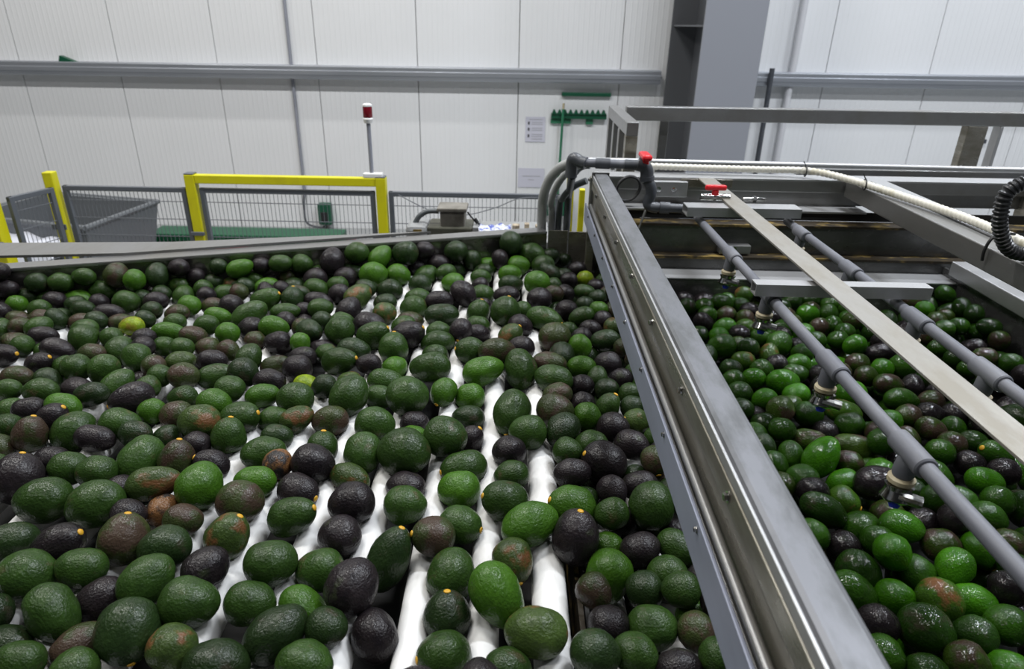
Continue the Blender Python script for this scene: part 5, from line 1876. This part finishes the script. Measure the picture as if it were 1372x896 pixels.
ORD = ['first', 'second', 'third', 'fourth', 'fifth', 'sixth', 'seventh', 'eighth', 'ninth', 'tenth', 'eleventh', 'twelfth', 'thirteenth', 'fourteenth', 'fifteenth', 'sixteenth', 'seventeenth', 'eighteenth', 'nineteenth', 'twentieth']
def ordn(i): return ORD[i] if i < 20 else 'twenty-' + ORD[i - 20] if i < 29 else 'thirtieth' if i == 29 else 'thirty-' + ORD[i - 30]
F = []
for i, r_ in enumerate(rows):
    x, y, z, a, b, yw, pt = map(float, r_[:7]); cde, reg, fl = CODES[int(r_[7])], 'LMT'[int(r_[8])], int(r_[9])
    F.append(dict(i=i, p=Vector((x, y, z)) / 1000, a=a / 1000, b=b / 1000, yaw=R(yw), pit=R(pt), c=cde, reg=reg, stem=fl == 1, fill=fl == 2))
N_IND = 300
lanes = {}
for f in F[:N_IND]:
    if f['reg'] == 'L': key = ('L', int(round((.0475 - .05 - f['p'].x) / .1)))
    elif f['reg'] == 'M': key = ('M', int((f['p'].x - .06) / .075))
    else: key = ('T', int((f['p'].x - .42) / .08))
    lanes.setdefault(key, []).append(f)
for key, fs_ in lanes.items():
    fs_.sort(key=lambda f: f['p'].y)
    for j, f in enumerate(fs_):
        reg, k = key
        if reg == 'L':
            f['label'] = '%s avocado, %s from the near edge, %s roller groove from the right' % (WORD[f['c']], ordn(j), ordn(k + 1))
        elif reg == 'M':
            f['label'] = '%s avocado, %s from the near edge, %s row right of the rollers' % (WORD[f['c']], ordn(j), ordn(k))
        else:
            f['label'] = 'wet %s avocado, %s from the near edge, %s row right of the beam' % (WORD[f['c']], ordn(j), ordn(k))
GRP = {'L': 'avocados riding on the white rollers', 'M': 'avocados piled beside the steel beam', 'T': 'wet avocados in the washing tank'}
def mtx(f):
    d = Vector((math.cos(f['yaw']) * math.cos(f['pit']), math.sin(f['yaw']) * math.cos(f['pit']), math.sin(f['pit'])))
    s, u_ = frame_at(d); rot = Matrix((d, s, u_)).transposed()
    return rot
for f in F[:N_IND]:
    random.seed(f['i'] * 7 + 1)
    a, b = f['a'], f['b']
    o = bpy.data.objects.new('avocado', HI[(random.randrange(len(VAR)), f['c'], 1 if f['reg'] == 'T' else 0)])
    COL.objects.link(o)
    rot = mtx(f) @ Matrix.Rotation(random.uniform(0, 2 * PI), 3, 'X')
    o.location = f['p']; o.rotation_euler = rot.to_euler(); bs = b * random.uniform(.985, 1.03); o.scale = (a, bs, bs * random.uniform(.96, 1.03))
    tag(o, f['label'], 'avocado', GRP[f['reg']])
    if f['stem']:
        s = bpy.data.objects.new('stem_scar', stem_me); COL.objects.link(s); s.parent = o
        s.location = (.985, 0, 0); s.scale = (.0050 / a, .0056 / bs, .0056 / bs)
# the rest, too small or hidden to be picked out one by one
def heap(name, sel, label, group):
    verts = []; faces = []; mi = []; mats = {}
    for f in sel:
        random.seed(f['i'] * 7 + 1); me_ = LO[random.randrange(len(VAR))]; rot = mtx(f) @ Matrix.Rotation(random.uniform(0, 2 * PI), 3, 'X')
        S = Matrix.Diagonal((f['a'], f['b'], f['b'])); mm = rot @ S; n0 = len(verts)
        verts += [tuple(mm @ v.co + f['p']) for v in me_.vertices]
        k = (f['c'], 1 if f['reg'] == 'T' else 0, 1); idx = mats.setdefault(k, len(mats))
        for p in me_.polygons: faces.append([n0 + q for q in p.vertices]); mi.append(idx)
    me_ = bpy.data.meshes.new(name); me_.from_pydata(verts, [], faces)
    for k in mats: me_.materials.append(AM[k])
    me_.polygons.foreach_set('material_index', mi); me_.polygons.foreach_set('use_smooth', [True] * len(faces)); me_.update()
    o = bpy.data.objects.new(name, me_); COL.objects.link(o)
    return tag(o, label, 'avocados', None, 'stuff')
for q, l in (('L', 'smaller and farther avocados crowding the white rollers'), ('M', 'farther and half-buried avocados of the pile left of the beam'), ('T', 'farther and half-buried wet avocados in the tank')):
    heap('avocado_heap', [f for f in F[N_IND:] if f['reg'] == q], l, None)
